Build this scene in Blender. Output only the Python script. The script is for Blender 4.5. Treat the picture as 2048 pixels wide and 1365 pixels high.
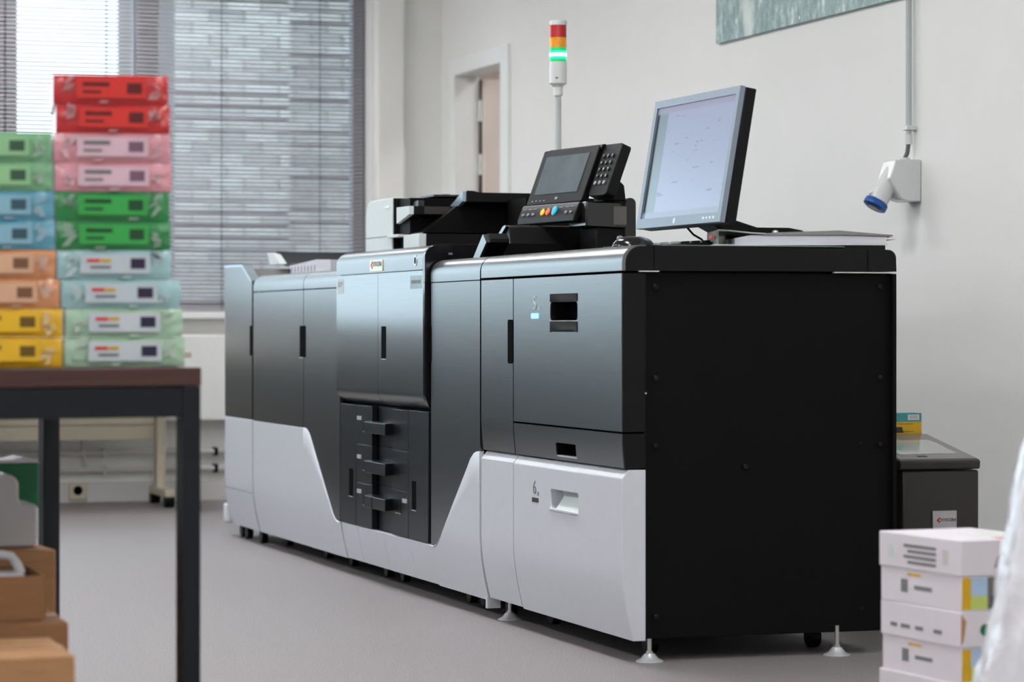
import bpy, bmesh, math, random
from mathutils import Matrix, Vector
random.seed(7)
scene = bpy.context.scene
C = scene.collection
for o in list(bpy.data.objects): bpy.data.objects.remove(o, do_unlink=True)

# ------------------------------------------------------------------ camera
YAW = math.atan(1864/5689)
cam_d = bpy.data.cameras.new('camera'); cam = bpy.data.objects.new('camera', cam_d); C.objects.link(cam)
cam_d.lens = 100; cam_d.sensor_width = 36; cam_d.sensor_fit = 'HORIZONTAL'
cam_d.shift_y = -27.5/2048
cam.location = (6.5674, -2.4376, 0.83)
cam.rotation_euler = (math.pi/2, 0, math.pi/2 - YAW)
cam_d.clip_start = .05; cam_d.clip_end = 200
cam_d.dof.use_dof = True; cam_d.dof.focus_distance = 7.9; cam_d.dof.aperture_fstop = 4.2
scene.camera = cam
# ------------------------------------------------------------------ world, exposure
w = bpy.data.worlds.new('overcast_sky'); scene.world = w; w.use_nodes = True
bg = w.node_tree.nodes['Background']; bg.inputs[0].default_value = (.76, .89, 1.0, 1); bg.inputs[1].default_value = 2.75
vs = scene.view_settings; vs.view_transform = 'Standard'; vs.look = 'None'; vs.gamma = 1; vs.use_curve_mapping = False
vs.exposure = 0.32
LAMP = 22.0            # ceiling lamp radiance
# daylight portals in the window openings (they emit nothing, they only guide sampling)
def portal(name, y0, y1, z0, z1):
    l = bpy.data.lights.new(name, 'AREA'); l.shape = 'RECTANGLE'; l.size = y1-y0; l.size_y = z1-z0
    l.cycles.is_portal = True
    o = bpy.data.objects.new(name, l); C.objects.link(o)
    o.location = (-7.2, (y0+y1)/2, (z0+z1)/2)
    o.matrix_world = Matrix.Translation(o.location) @ Matrix(((0,0,-1,0),(1,0,0,0),(0,-1,0,0),(0,0,0,1)))
    return o
portal('window_portal', -5.3, 1.25, .9, 2.55)

# ------------------------------------------------------------------ materials
MATS = {}
def mat(name, col, rough=.5, metal=0., spec=.5, nscale=40., namt=.06, bump=0., bscale=200., stretch=None, coat=0., emit=None, estr=0., trans=0., aniso=0., sheen=0., coatr=.1):
    m = bpy.data.materials.new(name); m.use_nodes = True; nt = m.node_tree; b = nt.nodes['Principled BSDF']
    tc = nt.nodes.new('ShaderNodeTexCoord'); mp = nt.nodes.new('ShaderNodeMapping'); nz = nt.nodes.new('ShaderNodeTexNoise')
    nt.links.new(tc.outputs['Object'], mp.inputs[0]); nt.links.new(mp.outputs[0], nz.inputs['Vector'])
    if stretch: mp.inputs['Scale'].default_value = stretch
    nz.inputs['Scale'].default_value = nscale; nz.inputs['Detail'].default_value = 4
    rmp = nt.nodes.new('ShaderNodeMapRange'); rmp.inputs['To Min'].default_value = 1-namt; rmp.inputs['To Max'].default_value = 1+namt
    rmp.inputs['From Min'].default_value = .3; rmp.inputs['From Max'].default_value = .7
    nt.links.new(nz.outputs['Fac'], rmp.inputs['Value'])
    mx = nt.nodes.new('ShaderNodeVectorMath'); mx.operation = 'SCALE'; mx.inputs[0].default_value = col
    nt.links.new(rmp.outputs[0], mx.inputs['Scale']); nt.links.new(mx.outputs[0], b.inputs['Base Color'])
    b.inputs['Roughness'].default_value = rough; b.inputs['Metallic'].default_value = metal
    b.inputs['Specular IOR Level'].default_value = spec; b.inputs['Coat Weight'].default_value = coat; b.inputs['Coat Roughness'].default_value = coatr
    b.inputs['Anisotropic'].default_value = aniso; b.inputs['Sheen Weight'].default_value = sheen
    b.inputs['Transmission Weight'].default_value = trans
    if emit: b.inputs['Emission Color'].default_value = (*emit, 1); b.inputs['Emission Strength'].default_value = estr
    if bump:
        n2 = nt.nodes.new('ShaderNodeTexNoise'); n2.inputs['Scale'].default_value = bscale; n2.inputs['Detail'].default_value = 5
        nt.links.new(mp.outputs[0], n2.inputs['Vector'])
        bp = nt.nodes.new('ShaderNodeBump'); bp.inputs['Strength'].default_value = bump; bp.inputs['Distance'].default_value = .01
        nt.links.new(n2.outputs['Fac'], bp.inputs['Height']); nt.links.new(bp.outputs[0], b.inputs['Normal'])
        if coat: nt.links.new(bp.outputs[0], b.inputs['Coat Normal'])
    MATS[name] = m; return m
def S(r, g, b):
    f = lambda v: ((v/255+.055)/1.055)**2.4 if v/255 > .04045 else v/255/12.92
    return (f(r), f(g), f(b))
BRUSH = mat('brushed_graphite_metal', (.215,.225,.228), rough=.285, metal=1, nscale=3, namt=.05, stretch=(2,2,90))
WHITE = mat('white_plastic', (.63,.65,.70), rough=.42, namt=.015)
LWHITE = mat('light_grey_plastic', S(205,212,210), rough=.45, namt=.02)
BLACK = mat('black_plastic', (.0028,.0028,.003), rough=.6, spec=.12, nscale=600, namt=.2)
BLACKS = mat('satin_black_plastic', (.004,.004,.0045), rough=.42, spec=.22, nscale=300, namt=.15)
GLOSS = mat('gloss_black_plastic', (.008,.008,.009), rough=.14, coat=.3)
DARKP = mat('dark_drawer_plastic', (.011,.013,.016), rough=.33, spec=.36, nscale=250, namt=.12)
VOID = mat('recess_black', (.002,.002,.002), rough=.8, spec=.03)
CHROME = mat('chrome', (.86,.88,.9), rough=.28, metal=.55)
SILVER = mat('silver_label', (.62,.66,.68), rough=.35, metal=.4)
STEEL = mat('zinc_steel', (.6,.62,.6), rough=.35, metal=1)
WALL = mat('painted_wall', S(236,236,233), rough=.85, nscale=3, namt=.015, bump=.05, bscale=120)
CEIL = mat('ceiling_white', S(235,235,232), rough=.9, namt=.02)
TRIM = mat('white_lacquer', S(238,240,238), rough=.35, namt=.01)
GTRIM = mat('grey_trunking', S(200,198,196), rough=.6, namt=.02)
BEIGE = mat('beige_lacquer', S(196,188,168), rough=.5, namt=.03)
DOORM = mat('beige_door', S(225,212,203), rough=.6, namt=.03, nscale=6)
CORR = mat('corridor_wall', S(222,210,202), rough=.9, namt=.03)
FRAME = mat('window_frame_grey', S(140,146,158), rough=.45, metal=.2, namt=.05)
SLAT = mat('blind_slat', S(168,166,170), rough=.4, namt=.04)
CORD = mat('blind_cord', S(60,62,68), rough=.8)
BRICK = [mat('painted_brick_%d'%i, S(*c), rough=.9, nscale=25, namt=.16, bump=.5, bscale=60) for i, c in enumerate(((196,192,188),(180,178,176),(210,207,204)))]
MORT = mat('mortar', S(92,92,94), rough=.95, nscale=30, namt=.1)
GROUND = mat('asphalt_outside', S(120,120,118), rough=.9)
CARD = mat('kraft_cardboard', S(176,132,92), rough=.85, nscale=18, namt=.09, stretch=(1,1,6))
CARDD = mat('kraft_cardboard_dark', S(146,104,68), rough=.85, nscale=18, namt=.09, stretch=(1,1,6))
TAPE = mat('packing_tape', S(165,120,80), rough=.5)
JERRY = mat('milky_plastic', S(215,214,216), rough=.4, namt=.03, nscale=12)
GREENB = mat('green_carton', S(12,112,66), rough=.4, namt=.1)
PAPER = mat('paper_white', S(226,222,228), rough=.8, namt=.03)
PAPERL = mat('paper_edges', S(214,213,222), rough=.85, nscale=8, namt=.1, stretch=(1,1,60))
TBLK = mat('table_steel_black', (.008,.0105,.015), rough=.45, spec=.3, nscale=120, namt=.1)
WOOD = mat('dark_wood', S(74,46,40), rough=.4, nscale=5, namt=.35, stretch=(1,25,25))
GREYD = mat('dark_grey_housing', (.028,.026,.024), rough=.38, nscale=300, namt=.08)
GREYT = mat('grey_device_top', S(110,106,102), rough=.3, nscale=300, namt=.05)
GLASSP = mat('grey_scan_glass', S(150,152,146), rough=.08, coat=.5)
PIPE = mat('conduit_grey', S(186,190,190), rough=.5, namt=.02)
CABLE = mat('dark_grey_cable', S(88,90,96), rough=.6)
SOCKW = mat('socket_grey_white', S(216,218,218), rough=.25, namt=.015)
BLUE = mat('socket_blue', S(22,82,160), rough=.3)
MONB = mat('monitor_bezel_silver', S(134,146,158), rough=.4, metal=.35, namt=.02)
KEYC = mat('key_silver', S(150,150,155), rough=.3)
INK = mat('black_print', (.02,.02,.022), rough=.6)
INKG = mat('grey_print', S(120,118,122), rough=.6)
REDP = mat('red_print', S(220,50,40), rough=.5)
YELB = mat('yellow_carton', S(216,170,20), rough=.5)
TEAL = mat('teal_carton', S(60,150,148), rough=.5)
BINDER = mat('grey_binder_cover', S(140,138,134), rough=.5, nscale=60, namt=.1)
PVCW = mat('light_pvc_edge', S(215,222,216), rough=.4)
CLEARF = mat('milky_plastic_film', S(236,236,242), rough=.22, namt=.06, nscale=14, bump=.6, bscale=22, coat=.6)
YBTN = mat('yellow_button', S(245,180,30), rough=.4, emit=S(245,180,30), estr=.2)
OBTN = mat('orange_button', S(238,100,60), rough=.4, emit=S(238,100,60), estr=.2)
BBTN = mat('blue_button', S(20,160,190), rough=.4, emit=S(20,160,190), estr=.2)
LEDB = mat('blue_led', (.1,.2,1), emit=(.20,.40,1.), estr=1.6)
LREDM = mat('red_lens', S(190,22,32), rough=.2, nscale=30, namt=.2, stretch=(6,6,1), coat=.4)
LYELM = mat('amber_lens', S(245,160,16), rough=.2, nscale=30, namt=.2, stretch=(6,6,1), coat=.4)
LGRNM = mat('green_lens', S(10,170,80), rough=.2, emit=(.02,.75,.25), estr=.35, nscale=30, namt=.2, stretch=(6,6,1))
LGRNE = mat('green_lens_lit', (.02,.6,.25), emit=(.0,.85,.36), estr=1.1)
LGRNC = mat('green_lens_core', (.1,.9,.4), emit=(.62,1.,.82), estr=2.2)
LDIFF = mat('lamp_diffuser', (1,1,1), emit=(.985,.985,1.), estr=LAMP)
def glass_mat():
    m = bpy.data.materials.new('window_glass'); m.use_nodes = True; nt = m.node_tree; nt.nodes.clear()
    o = nt.nodes.new('ShaderNodeOutputMaterial'); mx = nt.nodes.new('ShaderNodeMixShader'); t = nt.nodes.new('ShaderNodeBsdfTransparent')
    g = nt.nodes.new('ShaderNodeBsdfGlossy'); g.inputs['Roughness'].default_value = .02; t.inputs[0].default_value = (.93,.97,.97,1)
    fr = nt.nodes.new('ShaderNodeFresnel'); fr.inputs[0].default_value = 1.3
    nt.links.new(fr.outputs[0], mx.inputs[0]); nt.links.new(t.outputs[0], mx.inputs[1]); nt.links.new(g.outputs[0], mx.inputs[2]); nt.links.new(mx.outputs[0], o.inputs[0])
    return m
GLASS = glass_mat()
def carpet_mat():
    m = mat('grey_carpet', S(136,130,130), rough=.48, spec=.5, nscale=260, namt=.5, bump=.35, bscale=300)
    return m
CARPET = carpet_mat()
def screen_mat():      # LCD with a pale document window
    m = bpy.data.materials.new('lcd_screen'); m.use_nodes = True; nt = m.node_tree; b = nt.nodes['Principled BSDF']
    tc = nt.nodes.new('ShaderNodeTexCoord'); sp = nt.nodes.new('ShaderNodeSeparateXYZ'); nt.links.new(tc.outputs['Object'], sp.inputs[0])
    def step(sock, thr, soft=.004):
        r = nt.nodes.new('ShaderNodeMapRange'); r.inputs['From Min'].default_value = thr-soft; r.inputs['From Max'].default_value = thr+soft
        nt.links.new(sock, r.inputs['Value']); return r.outputs[0]
    def mixc(fac, a, bb):
        x = nt.nodes.new('ShaderNodeMix'); x.data_type = 'RGBA'
        nt.links.new(fac, x.inputs[0])
        for i, v in ((6, a), (7, bb)):
            if isinstance(v, tuple): x.inputs[i].default_value = (*v, 1)
            else: nt.links.new(v, x.inputs[i])
        return x.outputs[2]
    wv = nt.nodes.new('ShaderNodeTexNoise'); wv.inputs['Scale'].default_value = 60
    mp = nt.nodes.new('ShaderNodeMapping'); mp.inputs['Scale'].default_value = (.25, 2, 1.6); nt.links.new(tc.outputs['Object'], mp.inputs[0]); nt.links.new(mp.outputs[0], wv.inputs['Vector'])
    doc = mixc(step(wv.outputs['Fac'], .69, .02), S(176,190,222), S(140,152,190))
    side = mixc(step(sp.outputs['X'], -.19), S(138,164,176), doc)
    edge = mixc(step(sp.outputs['X'], -.252), S(30,32,38), side)
    top = mixc(step(sp.outputs['Z'], .315), edge, S(176,176,208))
    bot = mixc(step(sp.outputs['Z'], .043), S(160,176,200), top)
    b.inputs['Base Color'].default_value = (.02,.02,.025,1); b.inputs['Roughness'].default_value = .22
    nt.links.new(bot, b.inputs['Emission Color']); b.inputs['Emission Strength'].default_value = .52
    return m
SCREEN = screen_mat()
PSCREEN = mat('panel_screen', (.05,.06,.065), rough=.12, emit=S(90,102,108), estr=.55, nscale=14, namt=.3)
def poster_mat():
    m = bpy.data.materials.new('poster_print'); m.use_nodes = True; nt = m.node_tree; b = nt.nodes['Principled BSDF']
    tc = nt.nodes.new('ShaderNodeTexCoord'); mp = nt.nodes.new('ShaderNodeMapping'); mp.inputs['Scale'].default_value = (1, 1, .45)
    nt.links.new(tc.outputs['Object'], mp.inputs[0])
    n1 = nt.nodes.new('ShaderNodeTexNoise'); n1.inputs['Scale'].default_value = 26; n1.inputs['Detail'].default_value = 8; n1.inputs['Roughness'].default_value = .8
    n2 = nt.nodes.new('ShaderNodeTexNoise'); n2.inputs['Scale'].default_value = 3.2; n2.inputs['Detail'].default_value = 2
    for n in (n1, n2): nt.links.new(mp.outputs[0], n.inputs['Vector'])
    r1 = nt.nodes.new('ShaderNodeValToRGB'); e = r1.color_ramp.elements
    e[0].position = .36; e[0].color = (*S(92,122,116), 1); e[1].position = .66; e[1].color = (*S(222,230,226), 1)
    e2 = e.new(.52); e2.color = (*S(142,166,162), 1)
    nt.links.new(n1.outputs['Fac'], r1.inputs[0])
    r2 = nt.nodes.new('ShaderNodeValToRGB'); r2.color_ramp.elements[0].position = .58; r2.color_ramp.elements[1].position = .70
    nt.links.new(n2.outputs['Fac'], r2.inputs[0])
    mx = nt.nodes.new('ShaderNodeMix'); mx.data_type = 'RGBA'; nt.links.new(r2.outputs[0], mx.inputs[0]); nt.links.new(r1.outputs[0], mx.inputs[6]); mx.inputs[7].default_value = (*S(214,224,214), 1)
    nt.links.new(mx.outputs[2], b.inputs['Base Color']); b.inputs['Roughness'].default_value = .35
    return m
POSTER = poster_mat()

# ------------------------------------------------------------------ mesh helpers
ROOT = {}              # object -> world matrix of the thing it hangs under
class MB:
    def __init__(s): s.v = []; s.f = []
    def add(s, vs, fs):
        n = len(s.v); s.v += [tuple(v) for v in vs]; s.f += [tuple(i+n for i in f) for f in fs]; return s
    def box(s, x0, x1, y0, y1, z0, z1):
        return s.add([(x0,y0,z0),(x1,y0,z0),(x1,y1,z0),(x0,y1,z0),(x0,y0,z1),(x1,y0,z1),(x1,y1,z1),(x0,y1,z1)],
                     [(0,3,2,1),(4,5,6,7),(0,1,5,4),(1,2,6,5),(2,3,7,6),(3,0,4,7)])
    def prism(s, pts, a, b, axis='x'):
        """closed polygon pts (two coords) extruded from a to b along axis; x: (y,z)  y: (x,z)  z: (x,y)"""
        n = len(pts)
        mk = {'x': lambda p, t: (t, p[0], p[1]), 'y': lambda p, t: (p[0], t, p[1]), 'z': lambda p, t: (p[0], p[1], t)}[axis]
        vs = [mk(p, a) for p in pts] + [mk(p, b) for p in pts]
        fs = [tuple(range(n)), tuple(range(2*n-1, n-1, -1))] + [(i, i+n, (i+1) % n+n, (i+1) % n) for i in range(n)]
        return s.add(vs, fs)
    def lathe(s, prof, c=(0,0,0), axis='z', n=24):
        """prof: list of (r,h)"""
        vs = []; fs = []
        for r, h in prof:
            for k in range(n):
                t = 2*math.pi*k/n; a, b = r*math.cos(t), r*math.sin(t)
                p = {'z': (a,b,h), 'x': (h,a,b), 'y': (a,h,b)}[axis]
                vs.append((p[0]+c[0], p[1]+c[1], p[2]+c[2]))
        m = len(prof)
        for j in range(m-1):
            for k in range(n): fs.append((j*n+k, j*n+(k+1) % n, (j+1)*n+(k+1) % n, (j+1)*n+k))
        fs.append(tuple(range(n-1, -1, -1))); fs.append(tuple((m-1)*n+k for k in range(n)))
        return s.add(vs, fs)
    def tube(s, pts, r, n=8):
        pts = [Vector(p) for p in pts]; vs = []; fs = []
        for i, p in enumerate(pts):
            d = (pts[min(i+1, len(pts)-1)]-pts[max(i-1, 0)]).normalized()
            u = d.cross(Vector((0,0,1)));  u = d.cross(Vector((0,1,0))) if u.length < .05 else u
            u.normalize(); q = d.cross(u)
            for k in range(n):
                t = 2*math.pi*k/n; vs.append(p+r*(math.cos(t)*u+math.sin(t)*q))
        for j in range(len(pts)-1):
            for k in range(n): fs.append((j*n+k, j*n+(k+1) % n, (j+1)*n+(k+1) % n, (j+1)*n+k))
        fs.append(tuple(range(n-1, -1, -1))); fs.append(tuple((len(pts)-1)*n+k for k in range(n)))
        return s.add(vs, fs)
    def strip(s, cols, th=.02, yb=None):
        """front skin: cols = list of columns, each a list of (x,y,z) from top to bottom; closed towards +y by th"""
        m = len(cols); n = len(cols[0]); vs = [p for c in cols for p in c] + [(p[0], (p[1]+th if yb is None else yb), p[2]) for c in cols for p in c]
        N = m*n; fs = []
        for i in range(m-1):
            for j in range(n-1):
                a, b, c, d = i*n+j, i*n+j+1, (i+1)*n+j+1, (i+1)*n+j
                fs.append((a, b, c, d)); fs.append((d+N, c+N, b+N, a+N))
        for i in range(m-1):
            fs.append((i*n, (i+1)*n, (i+1)*n+N, i*n+N)); fs.append((i*n+n-1, i*n+n-1+N, (i+1)*n+n-1+N, (i+1)*n+n-1))
        for j in range(n-1):
            fs.append((j, j+N, j+1+N, j+1)); q = (m-1)*n; fs.append((q+j, q+j+1, q+j+1+N, q+j+N))
        return s.add(vs, fs)
    def mesh(s, name, inv=None):
        me = bpy.data.meshes.new(name); vs = s.v
        if inv is not None: vs = [tuple(inv @ Vector(v)) for v in vs]
        me.from_pydata(vs, [], s.f)
        bm = bmesh.new(); bm.from_mesh(me); bmesh.ops.recalc_face_normals(bm, faces=bm.faces); bm.to_mesh(me); bm.free()
        return me
    def build(s, name, m, parent=None, bevel=0., seg=2, smooth=30, local=False, label=None):
        inv = None
        if parent is not None and not local: inv = ROOT[parent].inverted()
        me = s.mesh(name, inv); me.materials.append(m)
        me.polygons.foreach_set('use_smooth', [True]*len(me.polygons)); me.set_sharp_from_angle(angle=math.radians(smooth))
        o = bpy.data.objects.new(name, me); C.objects.link(o)
        if parent is not None: o.parent = parent; ROOT[o] = ROOT[parent]
        else: ROOT[o] = Matrix()
        if bevel:
            b = o.modifiers.new('bevel', 'BEVEL'); b.width = bevel; b.segments = seg; b.limit_method = 'ANGLE'; b.angle_limit = math.radians(35)
        if label: o['label'] = label
        return o
def tag(o, label, cat, group=None, kind=None):
    o['label'] = label; o['category'] = cat
    if group: o['group'] = group
    if kind: o['kind'] = kind
    return o
def struct(o): o['kind'] = 'structure'; return o
def thing(name, label, cat, loc=(0,0,0), rz=0., group=None, mw=None):
    o = bpy.data.objects.new(name, None); C.objects.link(o); o.empty_display_size = .05
    M4 = mw if mw is not None else Matrix.Translation(loc) @ Matrix.Rotation(rz, 4, 'Z')
    o.matrix_world = M4; ROOT[o] = M4
    tag(o, label, cat, group); return o
def cut(o, cutter):
    """boolean-subtract the cutter builder (world coords) from o, keeping o's other modifiers"""
    c = cutter.build('cutter', VOID); me = c.data
    me.transform(ROOT[o].inverted()); c.parent = o.parent if o.parent else None
    if o.parent is None: c.matrix_world = Matrix()
    bev = [(m.width, m.segments) for m in o.modifiers]; o.modifiers.clear()
    b = o.modifiers.new('cut', 'BOOLEAN'); b.operation = 'DIFFERENCE'; b.object = c; b.solver = 'EXACT'
    bpy.context.view_layer.update()
    dg = bpy.context.evaluated_depsgraph_get(); nm = bpy.data.meshes.new_from_object(o.evaluated_get(dg)); 
    o.modifiers.clear(); nm.name = o.name; old = o.data; o.data = nm
    if len(nm.materials) > 1:
        while len(nm.materials) > 1: nm.materials.pop()
        nm.polygons.foreach_set('material_index', [0]*len(nm.polygons))
    nm.polygons.foreach_set('use_smooth', [True]*len(nm.polygons)); nm.set_sharp_from_angle(angle=math.radians(30))
    bpy.data.objects.remove(c, do_unlink=True); bpy.data.meshes.remove(old)
    for wd, sg in bev:
        m = o.modifiers.new('bevel', 'BEVEL'); m.width = wd; m.segments = sg; m.limit_method = 'ANGLE'; m.angle_limit = math.radians(35)
    return o
def text(name, s, size, m, parent, M4, extrude=.0004, sx=1.):
    """lettering; M4 maps the text plane (x right, y up) to world"""
    cu = bpy.data.curves.new(name, 'FONT'); cu.body = s; cu.size = size; cu.extrude = extrude; cu.align_x = 'CENTER'; cu.align_y = 'CENTER'; cu.resolution_u = 3
    t = bpy.data.objects.new(name, cu); C.objects.link(t); bpy.context.view_layer.update()
    me = bpy.data.meshes.new_from_object(t.evaluated_get(bpy.context.evaluated_depsgraph_get())); bpy.data.objects.remove(t, do_unlink=True)
    me.transform(Matrix.Scale(sx, 4, (1,0,0))); me.transform(ROOT[parent].inverted() @ M4 if parent else M4); me.materials.clear(); me.materials.append(m)
    o = bpy.data.objects.new(name, me); C.objects.link(o)
    if parent: o.parent = parent; ROOT[o] = ROOT[parent]
    return o
def front_frame(x, y, z):   # text on a face that looks towards -y
    return Matrix(((1,0,0,x),(0,0,-1,y),(0,1,0,z),(0,0,0,1)))
def side_frame(x, y, z):    # text on a face that looks towards +x
    return Matrix(((0,0,1,x),(1,0,0,y),(0,1,0,z),(0,0,0,1)))
def rrect(x0, x1, z0, z1, r, n=4):
    p = []
    for cx, cz, a0 in ((x1-r,z0+r,-90),(x1-r,z1-r,0),(x0+r,z1-r,90),(x0+r,z0+r,180)):
        for k in range(n+1):
            a = math.radians(a0+90*k/n); p.append((cx+r*math.cos(a), cz+r*math.sin(a)))
    return p

# ================================================================== the room
XW, YW, ZC = -6.87, 1.60, 2.85
struct(MB().box(-7.12, 8.8, -5.6, 4.0, -.12, 0).build('floor', CARPET))
struct(MB().box(-7.12, 8.8, -5.6, 4.0, ZC, ZC+.1).build('ceiling', CEIL))
# back wall with a door opening
DX0, DX1, DZ = -6.62, -5.87, 2.06
struct(MB().box(-7.12, DX0-.0, YW, YW+.10, 0, ZC).box(DX0, DX1, YW, YW+.10, DZ, ZC).box(DX1, 8.8, YW, YW+.10, 0, ZC).build('wall_back', WALL))
struct(MB().box(8.65, 8.8, -5.45, YW, 0, ZC).build('wall_right', WALL))
struct(MB().box(-7.12, 8.8, -5.6, -5.45, 0, ZC).build('wall_front', WALL))
# window wall: parapet, head, piers
WY0, WY1, WZ0, WZ1 = -5.2, 1.235, .905, 2.55
struct(MB().box(XW-.25, XW, -5.45, YW, 0, WZ0).box(XW-.25, XW, -5.45, YW, WZ1, ZC).box(XW-.25, XW, WY1, YW, WZ0, WZ1).box(XW-.25, XW, -5.45, WY0, WZ0, WZ1).build('wall_window', WALL))
struct(MB().box(XW, XW+.05, 1.255, 1.40, 0, ZC).build('trim_1', WALL, bevel=.012))
# corridor behind the door
struct(MB().box(-7.12, -3.8, 3.3, 3.4, 0, ZC).box(-3.9, -3.8, YW+.10, 3.3, 0, ZC).box(-7.22, -7.12, YW, 3.4, 0, ZC).build('wall_corridor', CORR))
# door frame and open leaf
d1 = bpy.data.objects.new('door_1', None); C.objects.link(d1); d1.matrix_world = Matrix.Translation((DX0, YW, 0)); ROOT[d1] = d1.matrix_world.copy(); struct(d1)
fr = MB()
fr.box(DX0-.07, DX0+.012, YW-.018, YW+.11, 0, DZ+.07).box(DX1-.012, DX1+.10, YW-.018, YW+.11, 0, DZ+.07).box(DX0+.012, DX1-.012, YW-.018, YW+.11, DZ-.012, DZ+.07)
fr.build('door_frame', TRIM, d1, bevel=.004)
lf = MB().box(DX0+.03, DX0+.07, YW+.12, YW+.90, .01, DZ-.03).build('door_leaf', DOORM, d1, bevel=.002)
for z in (.25, 1.15, 1.30, 1.62, 1.88):
    MB().lathe([(.012,z-.05),(.012,z+.05)], (DX0+.02, YW+.116, 0), n=10).build('hinge', STEEL, d1)
MB().box(DX0+.012, DX0+.03, YW+.115, YW+.13, .01, DZ-.03).build('door_gap_shade', BLACK, d1)  # black strip paints the shade in the gap between jamb and leaf
# windows: frames and panes
def window(n, y0, y1):
    o = bpy.data.objects.new('window_%d' % n, None); C.objects.link(o); M4 = Matrix.Translation((XW-.14, (y0+y1)/2, WZ0)); o.matrix_world = M4; ROOT[o] = M4; struct(o)
    x0, x1 = XW-.18, XW-.10; t = .06
    MB().box(x0,x1,y0,y1,WZ0,WZ0+t).build('frame_rail', FRAME, o, bevel=.004); MB().box(x0,x1,y0,y1,WZ1-t,WZ1).build('frame_rail', FRAME, o, bevel=.004)
    MB().box(x0,x1,y0,y0+t,WZ0+t,WZ1-t).build('frame_stile', FRAME, o, bevel=.004); MB().box(x0,x1,y1-t,y1,WZ0+t,WZ1-t).build('frame_stile', FRAME, o, bevel=.004)
    MB().box(x0+.03,x0+.042,y0+t,y1-t,WZ0+t,WZ1-t).build('pane', GLASS, o)
window(1, .148, WY1); window(2, -.53, .148); window(3, -1.75, -.53); window(4, -2.95, -1.75); window(5, -4.1, -2.95); window(6, WY0, -4.1)
tag(MB().box(XW-.10, XW+.06, WY0, WY1+.02, WZ0-.035, WZ0-.001).build('window_sill', TRIM, bevel=.006), 'long white window sill under the blinds', 'window sill')
# skirting, pipe runs and trunking under the window
struct(MB().box(XW, XW+.045, -5.4, 1.25, .0, .095).build('baseboard_window', GTRIM, bevel=.004))
struct(MB().box(-5.77, 8.6, YW-.012, YW, 0, .08).build('baseboard_back', GTRIM, bevel=.003))
for z, n in ((.235, 'upper'), (.155, 'lower')):
    hp = thing('heating_pipe', '%s grey heating pipe running along the wall under the radiator' % n, 'pipe', (XW+.05, .3, z))
    MB().tube([(XW+.05, -5.3, z), (XW+.05, 1.2, z)], .014).build('pipe_run', GTRIM, hp)
    for y in (-1.2, -.08, .455, .9): MB().box(XW, XW+.07, y-.008, y+.008, z-.02, z+.02).build('pipe_clip', BLACK if y == .455 else GTRIM, hp)
rad = thing('radiator', 'white panel radiator below the window beside the printing machine', 'radiator', (XW+.08, .2, .386))
MB().box(XW+.05, XW+.13, -.70, 1.15, .386, .795).build('panel', TRIM, rad, bevel=.008)
MB().box(XW+.055, XW+.125, -.68, 1.13, .795, .805).build('top_grille', GTRIM, rad)
for y in (-.3, -.19): MB().tube([(XW+.06, y, .386), (XW+.055, y, .30), (XW+.05, y+.02, .235 if y < -.25 else .155)], .010).build('feed_pipe', GTRIM, rad)
so = thing('wall_socket', 'cream power socket low on the wall between the desk legs', 'socket', (XW+.045, -.207, .06))
MB().box(XW+.045, XW+.06, -.25, -.165, .015, .098).build('plate', BEIGE, so, bevel=.004)
MB().lathe([(.022,XW+.0605),(.022,XW+.061),(.019,XW+.062)], (0,-.207,.06), 'x', 20).build('socket_hole', VOID, so)

# ------------------------------------------------------------------ ceiling lamps (the room's own light, and one added for the corridor)
def lamp(x, y, lab, grp, sx=1.2, sy=.3, z=ZC):
    t = thing('ceiling_lamp', lab, 'ceiling lamp', (x, y, z-.05), 0, grp)
    MB().box(x-sx/2-.03, x+sx/2+.03, y-sy/2-.03, y+sy/2+.03, z-.05, z-.001).build('housing', TRIM, t, bevel=.004)
    MB().box(x-sx/2, x+sx/2, y-sy/2, y+sy/2, z-.058, z-.0505).build('diffuser', LDIFF, t)
for x in (-5.9, -3.5, -1.1, 1.3, 3.7, 6.1):
    for y in (-.35, -3.3): lamp(x, y, 'long white ceiling lamp above the printing room, out of the frame', 'ceiling lamps in two rows')
lamp(-5.3, 2.5, 'unseen short ceiling lamp added to light the corridor behind the open door', None, .6, .3)  # unseen lamp, added to brighten the corridor

# ------------------------------------------------------------------ outside
struct(MB().box(-40, -7.3, -40, 40, -.4, -.3).build('ground_outside', GROUND))
bb = thing('brick_building', 'pale painted brick building seen outside through the blinds', 'building', (-11, 1.6, -.3))
MB().box(-13, -11.012, 1.10, 1.83, -.3, 4.6).box(-13, -12.2, 1.83, 6., -.3, 4.6).build('mortar_wall', MORT, bb)
BW, BH, J = .212, .064, .011
bmesh_cache = {}
for wall_x, y0, y1 in ((-11, 1.10, 1.83), (-12.188, 1.83, 3.1)):
    r = 0; z = .80
    while z < 3.05:
        y = y0 - (BW+J)/2*(r % 2)
        while y < y1-.02:
            a, b = max(y, y0), min(y+BW, y1); key = round(b-a, 3)
            if key > .02:
                if key not in bmesh_cache:
                    me = MB().box(-.02, .012, -key/2, key/2, -BH/2, BH/2); bmesh_cache[key] = me
                me = bmesh_cache[key]
                if not hasattr(me, 'ms'): me.ms = []
                k = random.randrange(3)
                while len(me.ms) < 3:
                    q = me.mesh('brick'); q.materials.append(BRICK[len(me.ms)]); me.ms.append(q)
                o = bpy.data.objects.new('brick', me.ms[k]); C.objects.link(o); o.parent = bb
                o.location = (wall_x+11+random.uniform(-.004,.008), (a+b)/2-1.6, z+BH/2+.3); o.rotation_euler = (random.uniform(-.01,.01), random.uniform(-.02,.02), random.uniform(-.02,.02))
            y += BW+J
        r += 1; z += BH+J
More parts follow.
